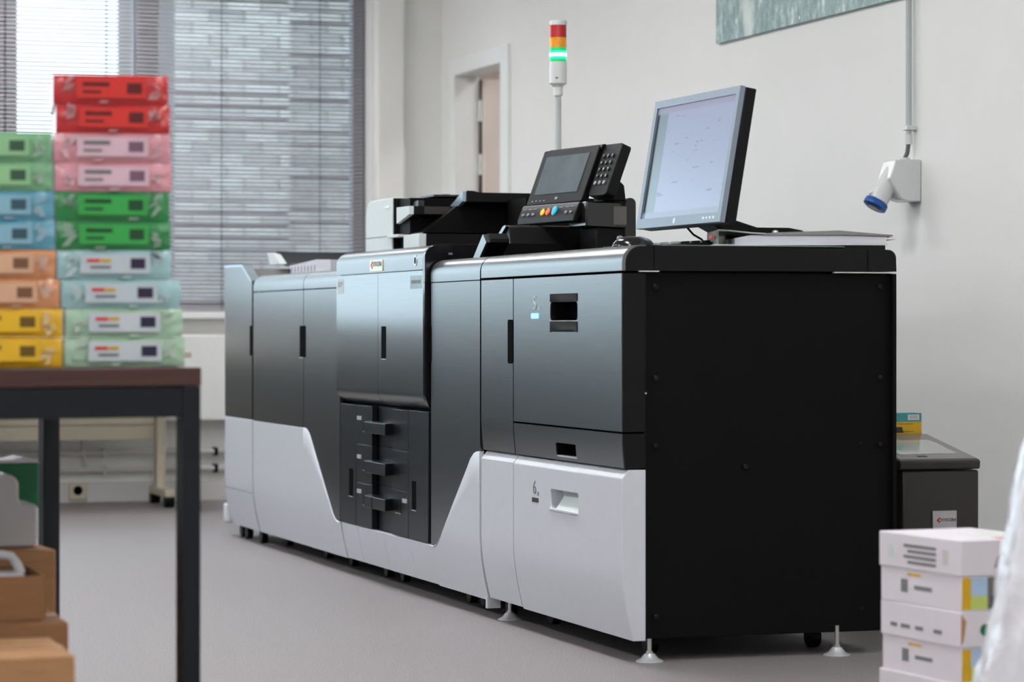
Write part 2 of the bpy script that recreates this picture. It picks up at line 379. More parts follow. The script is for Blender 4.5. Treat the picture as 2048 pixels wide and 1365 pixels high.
# ------------------------------------------------------------------ venetian blinds
def slat_mesh(w):
    cols = []; n = 5
    m = MB(); vs = []; fs = []
    for i in range(n):
        t = (i/(n-1)-.5); x = t*.025; z = .0025*(1-4*t*t)
        vs += [(x, -w/2, z), (x, w/2, z)]
    for i in range(n-1): fs.append((2*i, 2*i+1, 2*i+3, 2*i+2))
    return m.add(vs, fs).mesh('slat')
def blind(y0, y1, cords, label):
    t = thing('venetian_blind', label, 'blind', (XW-.085, (y0+y1)/2, WZ0), 0, 'venetian blinds')
    x = XW-.085; w = y1-y0-.004
    me = slat_mesh(w); me.materials.append(SLAT); me.polygons.foreach_set('use_smooth', [True]*len(me.polygons))
    z = WZ0+.03
    while z < WZ1-.03:
        o = bpy.data.objects.new('slat', me); C.objects.link(o); o.parent = t
        o.location = (x-(XW-.085), random.uniform(-.001,.001), z-WZ0); o.rotation_euler = (0, math.radians(37+random.uniform(-1.2,1.2)), 0)
        z += .0199
    MB().box(x-.012, x+.012, y0, y1, WZ0+.004, WZ0+.018).build('bottom_rail', SLAT, t, bevel=.002)
    MB().box(x-.014, x+.014, y0, y1, WZ1-.026, WZ1-.001).build('head_rail', SLAT, t)
    for y in cords: MB().box(x+.014, x+.0155, y-.002, y+.002, WZ0+.01, WZ1-.02).build('ladder_cord', CORD, t)
blind(.094, 1.222, (.51, 1.0), 'pale grey venetian blind in front of the brick building, lowered to the sill')
blind(-.74, .086, (-.53, -.05), 'pale grey venetian blind behind the coloured paper reams')

# ================================================================== the printing line
def ycurve(z, zs=.235, zb=.05, d=.030):        # lower skirt tucks in towards the floor
    return 0. if z >= zs else d*((zs-z)/(zs-zb))**1.7
ZROWS = [.235, .21, .185, .16, .135, .11, .085, .065, .05]
def skirt(x0, x1, top, zb=.05, n=2, th=.018, chamfer=False, yb=None):
    """white lower panel between x0 and x1; top(x) gives the height of its upper edge"""
    cols = []
    for i in range(n+1):
        x = x0+(x1-x0)*i/n; zt = top(x) if callable(top) else top
        rows = []
        if chamfer: rows += [(x, .017, zt), (x, .0, zt-.021)]
        else: rows += [(x, ycurve(zt)+.003, zt), (x, ycurve(zt-.004), zt-.004)]
        zt2 = rows[-1][2]
        for k in range(1, 4): z = zt2+(min(.24, zt2-.004)-zt2)*k/3; rows.append((x, ycurve(z), z))
        z0 = rows[-1][2]
        for k in range(1, 9): z = z0+(zb-z0)*k/8; rows.append((x, ycurve(z), z))
        cols.append(rows)
    return MB().strip(cols, th, yb)
ZT, ZS, ZWH = 1.033, .966, .478     # top, cover seam, top of the white panels
def top_cover(x0, x1, zs, zt, y0=0., dy=.05, n=10, th=.012, hold=.3):
    """rounded front edge of a top cover from (y0,zs) up and back to (y0+dy,zt)"""
    cols = []
    prof = [(y0, zs), (y0, zs+hold*(zt-zs))]
    for k in range(1, n+1):
        a = math.pi/2*k/n; prof.append((y0+dy*(1-math.cos(a)), zs+(zt-zs)*(hold+(1-hold)*math.sin(a))))
    prof.append((y0+dy+.02, zt)); prof = prof[::-1]
    m = MB(); vs = []
    outer = prof; inner = [(y+th, z-th*.8) if z > zs+.02 else (y+th, z) for y, z in prof]
    poly = outer+inner[::-1]
    return m.prism(poly, x0, x1, 'x')
def caster(parent, x, y, r=.022):
    m = MB().lathe([(r,-.012),(r,.012)], (x, y, r), 'y', 16).box(x-.014, x+.014, y-.010, y+.010, r, r+.035)
    m.build('caster', BLACKS, parent)

# ---- feeder cabinet with trays 5 and 6
fd = thing('paper_feeder_cabinet', 'black and white paper feeder cabinet with drawers 5 and 6, nearest end of the machine', 'printer cabinet', (-.58, .37, 0))
body = MB().box(-1.155, -.003, .064, .738, .058, .968).build('body', BLACK, fd, bevel=.003)
side = MB().box(-.004, 0., .064, .731, .666, .966).build('side_panel', BLACK, fd)
side2 = MB().box(-.004, 0., .064, .731, .052, .6625).build('side_panel', BLACK, fd)
MB().box(-.03, -.0005, .7335, .743, .06, .966).build('corner_post', BLACK, fd)
def groove(m, y0, y1, z0, z1, w=.0028, d=.005):
    m.box(-d, .01, y0, y1, z0, z0+w); m.box(-d, .01, y0, y1, z1-w, z1); m.box(-d, .01, y0, y0+w, z0+w, z1-w); m.box(-d, .01, y1-w, y1, z0+w, z1-w)
big = [(.093,.931),(.704,.932),(.093,.704),(.704,.703)]; low = [(.093,.536),(.704,.532),(.333,.480),(.094,.112)]; small = [(.648,.535),(.652,.117)]
k1 = MB()
for y, z in big: k1.lathe([(.0105,-.0145),(.0165,.002)], (0, y, z), 'x', 20)
groove(k1, .110, .192, .883, .919); groove(k1, .458, .540, .884, .920)
k2 = MB()
for y, z in low: k2.lathe([(.0105,-.0145),(.0165,.002)], (0, y, z), 'x', 20)
for y, z in small: k2.lathe([(.006,-.0125),(.0085,.002)], (0, y, z), 'x', 16)
groove(k2, .126, .540, .502, .557); groove(k2, .622, .676, .441, .554); groove(k2, .112, .192, .226, .264); groove(k2, .459, .542, .225, .265); groove(k2, .622, .669, .085, .214)
# the panels are thicker where the screw wells sit
side.data = MB().box(-.018, 0., .064, .731, .666, .966).mesh('side_panel', ROOT[fd].inverted()); side.data.materials.append(BLACK)
side2.data = MB().box(-.018, 0., .064, .731, .052, .6625).mesh('side_panel', ROOT[fd].inverted()); side2.data.materials.append(BLACK)
body.data = MB().box(-1.155, -.0185, .064, .738, .058, .968).mesh('body', ROOT[fd].inverted()); body.data.materials.append(BLACK)
cut(side, k1); cut(side2, k2)
for y, z in big+low: MB().lathe([(.007,-.0142),(.007,-.0105),(.0045,-.009)], (0, y, z), 'x', 14).build('screw', BLACKS, fd)
for y, z in small: MB().lathe([(.0045,-.0122),(.0045,-.0095),(.003,-.0085)], (0, y, z), 'x', 12).build('screw', BLACKS, fd)
for y in (.045, .57): MB().box(-.012, .0005, y, y+(.052 if y < .1 else .172), .9672, .9697).build('steel_hinge_strip', PVCW, fd)
MB().lathe([(.0026,0),(.0026,.0012)], (.0, .0615, .667), 'x', 10).build('steel_pin', STEEL, fd)
# top cover
top_cover(-1.155, -.003, .970, ZT, 0, .042).build('front_top_cover', BRUSH, fd)
pr_ = [(.012,.970),(.012,1.0),(.030,1.0205),(.045,1.0215),(.70,1.0215),(.725,1.0215)]
tp = [(.008,.970),(.008,.992)]
for k in range(1, 9):
    a = math.pi/2*k/8; tp.append((.008+.038*(1-math.cos(a)), .992+.0405*math.sin(a)))
tp += [(.083,ZT-.0005),(.70,ZT-.005)]
for k in range(1, 9):
    a = math.pi/2*k/8; tp.append((.72+.022*math.sin(a), ZT-.028+.022*math.cos(a)))
tp += [(.743,.9715),(.008,.9715)]
MB().prism([(y+(.002 if y<.05 else 0), z-(.002 if y<.05 else 0)) for y, z in tp], -1.155, -.0005, 'x').build('top_block', BLACKS, fd)
gv = MB().box(-.0004, .0008, .0826, .0838, .972, 1.0325).box(-.0004, .0008, .6624, .6636, .972, 1.026).build('cover_seams', VOID, fd)
MB().box(-.33, -.02, .602, .722, 1.0265, 1.0385).build('rear_rail', BLACKS, fd, bevel=.002)
tag(MB().box(-.9, -.004, .118, .60, 1.0326, 1.0345).build('top_edge_sheen', mat('top_edge_sheen_teal', S(118,140,134), rough=.5)), 'thin grey-green sheet painting the reflection on top of the feeder cabinet', 'painted sheen')  # thin sheet whose colour paints the teal reflection along the cabinet's top edge
# narrow left panel and drawer 5
def feeder_front(x0, x1, z0, z1, curve=True):
    rows = []
    zs = [z1, z1-.002] + [z1+(z0-z1)*k/10 for k in range(1, 11)]
    yy = lambda z: (0. if z > .575 or not curve else .018*((.575-z)/.095)**2)
    return MB().strip([[(x, yy(z)+(.0015 if z == z1 else 0), z) for z in zs] for x in (x0, x1)], .006)
# rounded hood of the lower part needs more rows
def hood(x0, x1, z0, z1):
    zs = [z1-(z1-z0)*k/12 for k in range(13)]
    return MB().strip([[(x, .020*max(0,(.555-z)/.075)**2, z) for z in zs] for x in (x0, x1)], .006)
nl = MB().box(-1.155, -.8615, .010, .062, .484, .963).build('narrow_front_body', BLACKS, fd)
MB().strip([[(x, 0. if z > .566 else .006*((.567-z)/.085)**1.5, z) for z in [.963,.75,.5665,.562,.556]+[.556-.0062*k for k in range(1,13)]] for x in (-1.153, -.8635)], .004).build('narrow_front_panel', BRUSH, fd)
d5 = MB().box(-.857, -.0006, .003, .0615, .572, .963).build('drawer_body', BLACKS, fd)
f5 = MB().strip([[(x, 0., z) for z in (.963, .572)] for x in (-.857, -.006)], .0035).build('drawer_front', BRUSH, d5)
hole = MB().prism(rrect(-.548, -.331, .848, .897, .012), -.02, .055, 'y')
cut(f5, MB().prism(rrect(-.548, -.331, .848, .897, .012), -.02, .055, 'y')); cut(d5, MB().prism(rrect(-.548, -.331, .848, .897, .012), -.02, .05, 'y'))
# scooped lips above and below the grip
def scoop(x0, x1, z0, z1, deep_at_low):
    cols = []; n = 10
    for i in range(n+1):
        u = i/n; x = x0+(x1-x0)*u; e = min(1, 6*min(u, 1-u)); rows = []
        for k in range(7):
            v = k/6; z = z1+(z0-z1)*v; d = v if deep_at_low else 1-v
            rows.append((x, -.0012+.0125*e*(d**1.3)-.0006, z))
        cols.append(rows)
    return MB().strip(cols, .002)
cut(f5, MB().box(-.545, -.334, -.02, .012, .8965, .917)); cut(d5, MB().box(-.545, -.334, -.02, .018, .8965, .917))
cut(f5, MB().box(-.545, -.334, -.02, .012, .818, .8485)); cut(d5, MB().box(-.545, -.334, -.02, .018, .818, .8485))
scoop(-.546, -.333, .8965, .918, True).build('grip_lip', DARKP, d5)
scoop(-.546, -.333, .817, .846, True).build('grip_lip', DARKP, d5)
MB().prism(rrect(-.549, -.330, .8445, .8475, .001), -.0012, .010, 'y').build('grip_edge', SILVER, d5)
MB().box(-.547, -.332, .046, .05, .849, .896).build('grip_back', VOID, d5)
text('drawer_number', '5', .052, mat('pale_print', S(190,205,205), rough=.5), d5, front_frame(-.676, -.0006, .893), sx=1.3)
MB().box(-.640, -.632, -.001, 0., .876, .886).build('drawer_mark', MATS['pale_print'], d5)
MB().prism(rrect(-.703, -.641, .853, .868, .005), -.002, .001, 'y').build('status_light', LEDB, d5)
# lower half front of drawer 5 (small tray)
d5b = MB().strip([[(x, .003+.006*max(0, (.567-z)/.085)**1.5, z) for z in [.567,.556]+[.556-.0062*k for k in range(1,13)]] for x in (-.857, -.0006)], .05, .0615).build('lower_drawer_body', BLACKS, fd)
f5b = MB().strip([[(x, .006*max(0, (.567-z)/.085)**1.5, z) for z in [.567,.556]+[.556-.0062*k for k in range(1,13)]] for x in (-.857, -.006)], .004).build('lower_drawer_front', BRUSH, d5b)
pk = lambda: MB().prism(rrect(-.510, -.352, .494, .527, .004), -.03, .045, 'y')
cut(f5b, pk()); cut(d5b, pk())
MB().box(-.509, -.353, .038, .042, .494, .527).build('grip_back', VOID, d5b)
MB().box(-.503, -.350, .0045, .016, .4905, .4945).build('grip_edge', SILVER, d5b)
# slot on the narrow panel
MB().prism(rrect(-.909, -.8622, .730, .851, .008), -.0008, .003, 'y').build('side_grip', VOID, fd)
# drawer 6 (white)
skirt(-1.153, -.8625, ZWH, .06, 1, chamfer=True).build('narrow_white_panel', WHITE, fd)
d6 = skirt(-.8585, -.001, ZWH, .055, 1, .062, True, .062).build('white_drawer', WHITE, fd, bevel=.002)
cut(d6, MB().prism(rrect(-.546, -.326, .353, .402, .008), -.02, .034, 'y'))
MB().prism(rrect(-.548, -.322, .346, .353, .003), -.004, .006, 'y').build('grip_edge', WHITE, d6, bevel=.0015)
MB().prism([(-.000,.353),(.034,.353),(.034,.402)], -.500, -.328, 'x').build('grip_flap', LWHITE, d6)
text('drawer_number', '6', .052, INKG, d6, front_frame(-.676, -.0006, .398), sx=1.2)
MB().box(-.652, -.642, -.001, 0., .379, .389).build('drawer_mark', INKG, d6)
MB().box(-.697, -.644, -.001, .001, .360, .372).build('status_window', INK, d6)
# levelling feet and casters
def foot(x, y):
    f = MB().lathe([(.034,0.),(.034,.0025),(.022,.008),(.014,.018),(.012,.020)], (x, y, 0), 'z', 24).build('levelling_foot', CHROME, fd)
    MB().lathe([(.009,.020),(.009,.026),(.0055,.026),(.0055,.075)], (x, y, 0), 'z', 12).build('foot_bolt', STEEL, f)
foot(-.035, .085); foot(-.017, .585); foot(-1.105, .07); foot(-1.10, .66)
for x, y in ((-.2,.15),(-.2,.6),(-.95,.15),(-.95,.6)): caster(fd, x, y, .03)

# ---- main printing unit
mp = thing('production_printer', 'dark production printer with double brushed doors, three drawers and white skirt', 'printer', (-2.2, .37, 0))
MB().box(-3.243, -1.163, .034, .75, .06, .963).build('body', BLACK, mp)
# right column (between doors and feeder)
top_cover(-1.66, -1.166, ZS, ZT, 0, .042).build('right_top_cover', BRUSH, mp)
MB().box(-1.675, -1.163, .04, .74, .964, ZT-.006).build('right_top', BLACKS, mp)
MB().prism(rrect(-1.678, -1.651, .723, .835, .006), -.0015, .003, 'y').build('side_grip', VOID, mp)
# main top
prof = [(-.0125,1.005),(-.0125,1.040)]
for k in range(1, 11):
    a = math.pi/2*k/10; prof.append((-.0125+.048*(1-math.cos(a)), 1.040+.040*math.sin(a)))
prof += [(.09,1.080),(.09,1.066),(.0,1.03),(.0,1.005)]
tc_ = MB().prism(prof, -2.735, -1.700, 'x').build('main_top_cover', BRUSH, mp)
MB().box(-2.735, -1.700, .085, .745, .964, 1.079).build('main_top', BLACKS, mp, bevel=.003)
capp = [(-.0125,.975),(-.0125,1.042)]
for k in range(1, 11):
    a = math.pi/2*k/10; capp.append((-.0125+.046*(1-math.cos(a)), 1.042+.040*math.sin(a)))
capp += [(.745,1.082),(.745,.9655),(-.0125,.9655)]
MB().prism(capp, -1.699, -1.680, 'x').build('end_cap', GLOSS, mp, bevel=.0015)
MB().box(-1.6802, -1.6792, .062, .075, 1.050, 1.056).build('end_cap_mark', INKG, mp)
# double doors with a curved lower edge
def door(x0, x1):
    zs = [1.0025, 1.0, .80, .625]+[.625-.0048*k for k in range(1, 10)]
    return MB().strip([[(x, -.0125+(.030*((.625-z)/.043)**2 if z < .625 else 0)+(.001 if z == 1.0025 else 0), z) for z in zs] for x in (x0, x1)], .012)
door(-2.735, -2.2135).build('cabinet_door', BRUSH, mp)
rd = door(-2.2105, -1.700).build('cabinet_door', BRUSH, mp)
MB().prism([(-.0125,.9655),(-.0125,.625),(.0,.59),(.015,.582),(.02,.582),(.02,.9655)], -1.699, -1.682, 'x').build('door_side_trim', GLOSS, mp)
MB().prism(rrect(-2.169, -2.115, .730, .833, .004), -.0132, -.008, 'y').build('grip_slot', VOID, rd)
MB().box(-2.169, -2.115, -.0142, -.008, .7275, .7302).build('grip_edge', SILVER, rd)
# badges on the top cover and doors
bdg = MB().prism(rrect(-2.300, -2.150, 1.010, 1.046, .004), -.0150, -.0125, 'y').build('maker_badge', mat('badge_silver', S(226,222,190), rough=.3, metal=.3), mp)
MB().prism([(-2.290,1.030),(-2.268,1.044),(-2.262,1.036),(-2.274,1.030),(-2.262,1.022),(-2.268,1.016)], -.0156, -.0150, 'y').build('maker_logo', REDP, bdg)
text('badge_lettering', 'KYOCERA', .022, INKG, bdg, front_frame(-2.207, -.0154, 1.032), sx=1.0)
MB().lathe([(.017,-.0140),(.017,-.0125),(.012,-.0125)], (-1.781, 0, 1.034), 'y', 20).build('round_lock', STEEL, mp)
MB().lathe([(.011,-.0146),(.011,-.0139)], (-1.781, 0, 1.034), 'y', 16).build('lock_face', INK, mp)
st = MB().box(-2.722, -2.640, -.0131, -.0125, .942, .992).build('door_sticker', LWHITE, mp)
for z in (.978, .972, .966): MB().box(-2.712, -2.65-(.02 if z < .97 else 0), -.0134, -.0131, z, z+.003).build('sticker_print', INKG, st)
eb = MB().box(-1.838, -1.715, -.0129, -.0125, .948, .988).build('model_plate', mat('graphite_plate', S(150,164,160), rough=.4, metal=.7), mp)
for i in range(7): MB().box(-1.825+i*.015, -1.815+i*.015, -.0133, -.0129, .964, .974).build('plate_print', INKG, eb)
# tray section: two narrow doors, three drawers each side of a recessed handle channel
MB().box(-2.735, -1.684, .027, .0335, .17, .60).build('tray_back', VOID, mp)
for x0, x1, s0, s1 in ((-2.733,-2.529,(-2.615,-2.566),(.269,.360)), (-1.901,-1.687,(-1.862,-1.819),(.268,.356))):
    o = MB().box(x0, x1, 0, .02, .176, .5735).build('narrow_door', DARKP, mp, bevel=.0015)
    MB().prism(rrect(s0[0], s0[1], s1[0], s1[1], .003), -.0008, .002, 'y').build('grip_slot', VOID, o)
    MB().box(s0[0], s0[1], -.0016, .002, s1[0]-.003, s1[0]-.0006).build('grip_edge', SILVER, o)
zl = [(.447,.5735),(.3205,.4455),(.176,.319)]; zr = [(.446,.5725),(.3215,.4445),(.176,.320)]
for i in range(3):
    hz0, hz1 = ((.490,.526),(.362,.400),(.250,.288))[i]
    dl = MB().box(-2.525, -2.331, 0, .02, *zl[i]).build('paper_drawer', DARKP, mp, bevel=.0015)
    drr = MB().box(-2.089, -1.905, 0, .02, *zr[i]).build('drawer_side_panel', DARKP, mp, bevel=.0015)
    MB().box(-2.330, -2.090, .022, .026, zl[i][0], zl[i][1]).build('handle_channel', DARKP, dl)
    hn = MB().prism([(-2.345,-.004),(-2.300,-.034),(-2.050,-.034),(-2.085,-.004),(-2.10,.021),(-2.32,.021)], hz0, hz1, 'z').build('drawer_handle', DARKP, dl, bevel=.002)
    lz = (.531,.404,.290)[i]
    MB().prism(rrect(-2.509, -2.460, lz-.006, lz+.007, .002), -.0022, .001, 'y').build('status_window', SILVER, dl)
    MB().box(-2.437, -2.376, -.0012, .001, lz-.041, lz-.007).build('size_label', BLACKS, dl)
    MB().box(-2.437, -2.376, -.0018, .001, lz-.0432, lz-.0414).build('label_edge', SILVER, dl)
MB().box(-2.208, -2.204, -.0348, -.02, .251, .287).build('handle_split', VOID, mp)
MB().prism(rrect(-1.966, -1.917, .283, .296, .002), -.0022, .001, 'y').build('status_window', SILVER, mp)
MB().box(-2.046, -1.985, -.0012, .001, .248, .280).build('size_label', BLACKS, mp); MB().box(-2.046, -1.985, -.0018, .001, .2458, .2476).build('label_edge', SILVER, mp)
# left panel with brushed front
top_cover(-3.243, -2.738, ZS, ZT-.006, 0, .046).build('left_top_cover', BRUSH, mp)
MB().box(-3.243, -2.738, .05, .74, .964, ZT-.012).build('left_top', BLACKS, mp)
# white skirt with the two swooping ends
SR = [(-1.66,.173),(-1.629,.1735),(-1.60,.180),(-1.575,.194),(-1.545,.214),(-1.434,.306),(-1.339,.382),(-1.279,.430),(-1.250,.455),(-1.225,.468),(-1.200,.474),(-1.165,.4765)]
SL = [(-3.243,.475),(-3.215,.4735),(-3.195,.470),(-3.172,.462),(-3.15,.450),(-3.025,.349),(-2.873,.229),(-2.835,.200),(-2.813,.187),(-2.79,.178),(-2.769,.174),(-2.739,.173)]
def interp(tab):
    def g(x):
        for (a, za), (b, zb) in zip(tab, tab[1:]):
            if x <= b: return za+(zb-za)*max(0, (x-a))/(b-a)
        return tab[-1][1]
    return g
def swoop(tab):
    xs = sorted(set([p[0] for p in tab]+[tab[0][0]+(tab[-1][0]-tab[0][0])*k/16 for k in range(17)]))
    g = interp(tab); cols = []
    for x in xs:
        zt = g(x); rows = [(x, -.0005, zt), (x, -.0025, zt-.003)]
        for k in range(1, 4): z = zt-.003+(min(.236, zt-.006)-(zt-.003))*k/3; rows.append((x, ycurve(z)-.0025, z))
        z0 = rows[-1][2]
        for k in range(1, 9): z = z0+(.05-z0)*k/8; rows.append((x, ycurve(z)-.0025, z))
        cols.append(rows)
    return MB().strip(cols, .014)
def swoop_upper(tab, zt, x0, x1):
    xs = sorted(set([min(max(p[0], x0), x1) for p in tab]+[x0, x1])); g = interp(tab)
    return MB().strip([[(x, 0., z) for z in (zt, zt-.002, g(x)+.0015)] for x in xs], .012)
swoop_upper(SR, .963, -1.655, -1.166).build('right_panel', BRUSH, mp)
swoop_upper(SL, .962, -3.243, -2.738).build('left_panel', BRUSH, mp)
swoop(SR).build('white_skirt_panel', WHITE, mp, smooth=50)
swoop(SL).build('white_skirt_panel', WHITE, mp, smooth=50)
for a, b in ((-2.736,-2.5285), (-2.5255,-2.21), (-2.208,-1.905), (-1.903,-1.663)): skirt(a, b, .1735, .052, 1, .014).build('white_skirt_panel', WHITE, mp)
MB().box(-3.22, -1.18, .075, .72, .05, .065).build('base_plate', VOID, mp)
for x in (-3.0, -2.55, -2.35, -1.62, -1.48, -1.24):
    for y in (.12, .62): caster(mp, x, y, .022)
MB().box(-1.175, -1.160, .02, .06, .028, .06).build('docking_tab', WHITE, mp)

# ---- drying / stacker module
dm = thing('output_module', 'brushed dark output module with white skirt, left of the production printer', 'printer cabinet', (-3.65, .37, 0))
MB().box(-4.040, -3.249, .036, .75, .06, .963).build('body', BLACK, dm, bevel=.003)
MB().strip([[(x, 0., z) for z in (.962, .960, .475)] for x in (-4.036, -3.25)], .012).build('front_door', BRUSH, dm)
top_cover(-4.036, -3.25, ZS, ZT-.006, 0, .046).build('top_cover', BRUSH, dm)
MB().box(-4.036, -3.25, .05, .74, .964, ZT-.012).build('top', BLACKS, dm)
skirt(-4.036, -3.25, .475, .05, 2).build('white_skirt_panel', WHITE, dm)
gs = MB().prism(rrect(-3.298, -3.2495, .724, .835, .004), -.0015, .003, 'y').build('side_grip', VOID, dm)
MB().prism(rrect(-3.246, -3.215, .724, .835, .004), -.0015, .003, 'y').build('side_grip', VOID, mp)
MB().box(-3.30, -3.25, -.003, .002, .7195, .7235).build('grip_edge', SILVER, dm)
for x in (-3.95, -3.35):
    for y in (.12, .62): caster(dm, x, y, .022)
MB().box(-4.0, -3.28, .075, .72, .05, .065).build('base_plate', VOID, dm)
# ---- finisher at the far end
fn = thing('finisher_module', 'tall brushed finisher module with sloping shoulder at the far end of the machine', 'printer cabinet', (-4.3, .37, 0))
MB().prism([(-4.535,.06),(-4.066,.06),(-4.066,.99),(-4.215,1.055),(-4.535,1.055)], .036, .74, 'y').build('body', GREYT, fn)
zz = [(-4.538,1.075),(-4.224,1.072),(-4.060,1.007)]
fp = MB().prism([(-4.538,.4785),(-4.060,.4785),(-4.060,1.007),(-4.224,1.072),(-4.538,1.075)], 0, .02, 'y').build('front_door', BRUSH, fn)
MB().prism([(-4.538,1.0752),(-4.224,1.0722),(-4.060,1.0072),(-4.060,1.0),(-4.2265,1.0645),(-4.538,1.0675)], -.003, .035, 'y').build('front_rim', mat('pale_metal_rim', S(190,206,214), rough=.3, metal=.8), fn)
skirt(-4.538, -4.060, .4765, .05, 2).build('white_skirt_panel', WHITE, fn)
MB().box(-4.538, -4.060, -.0008, .001, .196, .1975).build('skirt_seam', INKG, fn)
MB().prism(rrect(-4.094, -4.0605, .722, .836, .004), -.0012, .003, 'y').build('side_grip', VOID, fn)
MB().box(-4.575, -4.539, .0, .1, .05, .13).build('corner_bumper', WHITE, fn, bevel=.01)
for x in (-4.46, -4.37, -4.12):
    for y in (.06, .62): caster(fn, x, y, .026)
# black catch trays on the output module
ct = thing('catch_tray', 'black ribbed catch tray rising behind the paper stack on the output module', 'tray', (-3.8, .3, 1.021))
MB().prism([(-4.36,1.0755),(-4.19,1.0755),(-4.30,1.115),(-4.40,1.124)], .14, .17, 'y').build('end_cheek', LWHITE, ct)
MB().prism([(-4.395,1.122),(-4.24,1.068),(-3.30,1.033),(-3.30,1.045),(-4.22,1.082),(-4.38,1.128)], .172, .56, 'y').build('tray_plate', BLACKS, ct)
MB().box(-4.20, -3.27, .50, .53, 1.0215, 1.112).build('back_wall', BLACKS, ct)
MB().box(-3.62, -3.27, .46, .50, 1.0215, 1.108).build('back_wall', BLACKS, ct)
for i in range(9): MB().box(-4.15+i*.1, -4.135+i*.1, .488, .50, 1.0215, 1.106).build('rib', GREYD, ct)
ps = thing('paper_stack', 'stack of printed white sheets lying in the catch tray', 'paper stack', (-3.55, .3, 1.0215))
MB().prism([(-3.875,1.027),(-3.865,1.050),(-3.90,1.058),(-3.88,1.0605),(-3.48,1.075),(-3.27,1.070),(-3.27,1.027)], .105, .17, 'y').build('sheet_block', PAPERL, ps)
MB().prism([(-3.88,1.0607),(-3.48,1.0752),(-3.27,1.0702),(-3.27,1.0712),(-3.48,1.0765),(-3.88,1.062)], .105, .17, 'y').build('top_sheet', PAPER, ps)
for i in range(8): MB().box(-3.85+i*.05, -3.845+i*.05, .1035, .105, 1.035, 1.056).build('tab_mark', INKG, ps)

# ---- document scanner on the main unit
sc_ = thing('document_scanner', 'grey and black document feeder and scanner on top of the production printer', 'scanner', (-2.35, .35, 1.08))
h = MB().prism([(-2.773,1.082),(-2.443,1.082),(-2.443,1.256),(-2.70,1.256),(-2.735,1.250),(-2.758,1.238),(-2.770,1.218),(-2.773,1.19)], .1, .61, 'y').build('feeder_housing', LWHITE, sc_, bevel=.002)
MB().box(-2.4425, -2.4375, .104, .612, 1.082, 1.2545).build('housing_side', BLACKS, sc_)
MB().box(-2.774, -2.442, .0992, .101, 1.1305, 1.1325).build('housing_seam', INKG, sc_)
MB().prism(rrect(-2.527, -2.472, 1.224, 1.231, .003), .098, .101, 'y').build('latch', TRIM, sc_)
MB().box(-2.477, -2.345, .092, .13, 1.124, 1.1335).build('hinge_ledge', LWHITE, sc_, bevel=.001)
MB().box(-2.46, -2.30, .20, .62, 1.256, 1.262).build('top_grille', GREYD, sc_)
for i in range(6): MB().box(-2.455, -2.30, .23+i*.06, .255+i*.06, 1.262, 1.2645).build('grille_bar', KEYC, sc_)
MB().box(-2.436, -2.31, .16, .60, 1.082, 1.126).build('neck', BLACK, sc_)
MB().box(-2.308, -2.130, .1, .125, 1.084, 1.1285).build('scanner_front', LWHITE, sc_, bevel=.002)
MB().box(-2.436, -2.128, .125, .612, 1.082, 1.1285).build('scanner_body', BLACKS, sc_)
MB().box(-2.33, -2.20, .13, .60, 1.129, 1.135).build('glass_lid', INKG, sc_)
MB().box(-2.436, -2.30, .12, .60, 1.135, 1.25).build('feed_throat', BLACK, sc_)
MB().prism([(-2.390,1.222),(-2.240,1.221),(-2.240,1.195),(-2.390,1.169)], .1, .115, 'y').build('output_tray_end', LWHITE, sc_)
MB().prism([(-2.436,1.222),(-2.240,1.221),(-2.240,1.195),(-2.390,1.169),(-2.436,1.165)], .1155, .60, 'y').build('output_tray', BLACKS, sc_, bevel=.001)
MB().box(-2.2395, -2.238, .15, .235, 1.196, 1.2195).build('tray_lip', GREYD, sc_)
MB().prism([(-2.30,1.236),(-2.24,1.240),(-2.24,1.222),(-2.30,1.222)], .13, .15, 'y').build('paper_guide', GREYD, sc_)
MB().prism([(-2.276,1.226),(-2.144,1.266),(-2.144,1.234),(-2.238,1.210)], .25, .262, 'y').build('input_tray_end', mat('satin_blue_grey', S(170,190,200), rough=.35, metal=.5), sc_)
MB().prism([(-2.276,1.222),(-2.144,1.263),(-2.144,1.234),(-2.238,1.210)], .2625, .66, 'y').build('input_tray', BLACKS, sc_)
# wavy raised rim of the input tray
rim = [(.2625,1.233),(.2625,1.268),(.285,1.268),(.31,1.262),(.345,1.2565),(.42,1.2555),(.48,1.256),(.50,1.262),(.52,1.268),(.66,1.268),(.66,1.233)]
MB().prism(rim, -2.1435, -2.138, 'x').build('tray_rim', BLACKS, sc_)
MB().prism([(.2625,1.232),(.66,1.232),(.66,1.13),(.13,1.13)], -2.30, -2.20, 'x').build('tray_underside', BLACK, sc_)
MB().box(-2.1375, -1.95, .40, .63, 1.082, 1.24).build('rear_column', BLACK, sc_)

# ---- bypass tray on the right column
bt = thing('bypass_tray', 'black tilted bypass tray with bare metal end between printer and feeder', 'tray', (-1.35, .28, 1.028))
MB().prism([(-1.396,1.030),(-1.338,1.028),(-1.264,1.076),(-1.297,1.100)], .05, .062, 'y').build('side_plate', BRUSH, bt)
MB().prism([(-1.338,1.028),(-1.264,1.076),(-1.264,1.086),(-1.290,1.1025),(-1.38,1.05),(-1.38,1.028)], .063, .12, 'y').build('side_bracket', BLACKS, bt)
MB().prism([(-1.486,1.094),(-1.461,1.092),(-1.388,1.127),(-1.40,1.131),(-1.42,1.127)], .15, .158, 'y').build('slab_end', BRUSH, bt)
MB().prism([(-1.60,1.030),(-1.36,1.030),(-1.36,1.060),(-1.386,1.120),(-1.388,1.127),(-1.40,1.131),(-1.42,1.127),(-1.49,1.09)], .1585, .50, 'y').build('tray_slab', BLACKS, bt, bevel=.003)
MB().box(-1.38, -1.33, .13, .40, 1.030, 1.075).build('tray_foot', BLACK, bt)

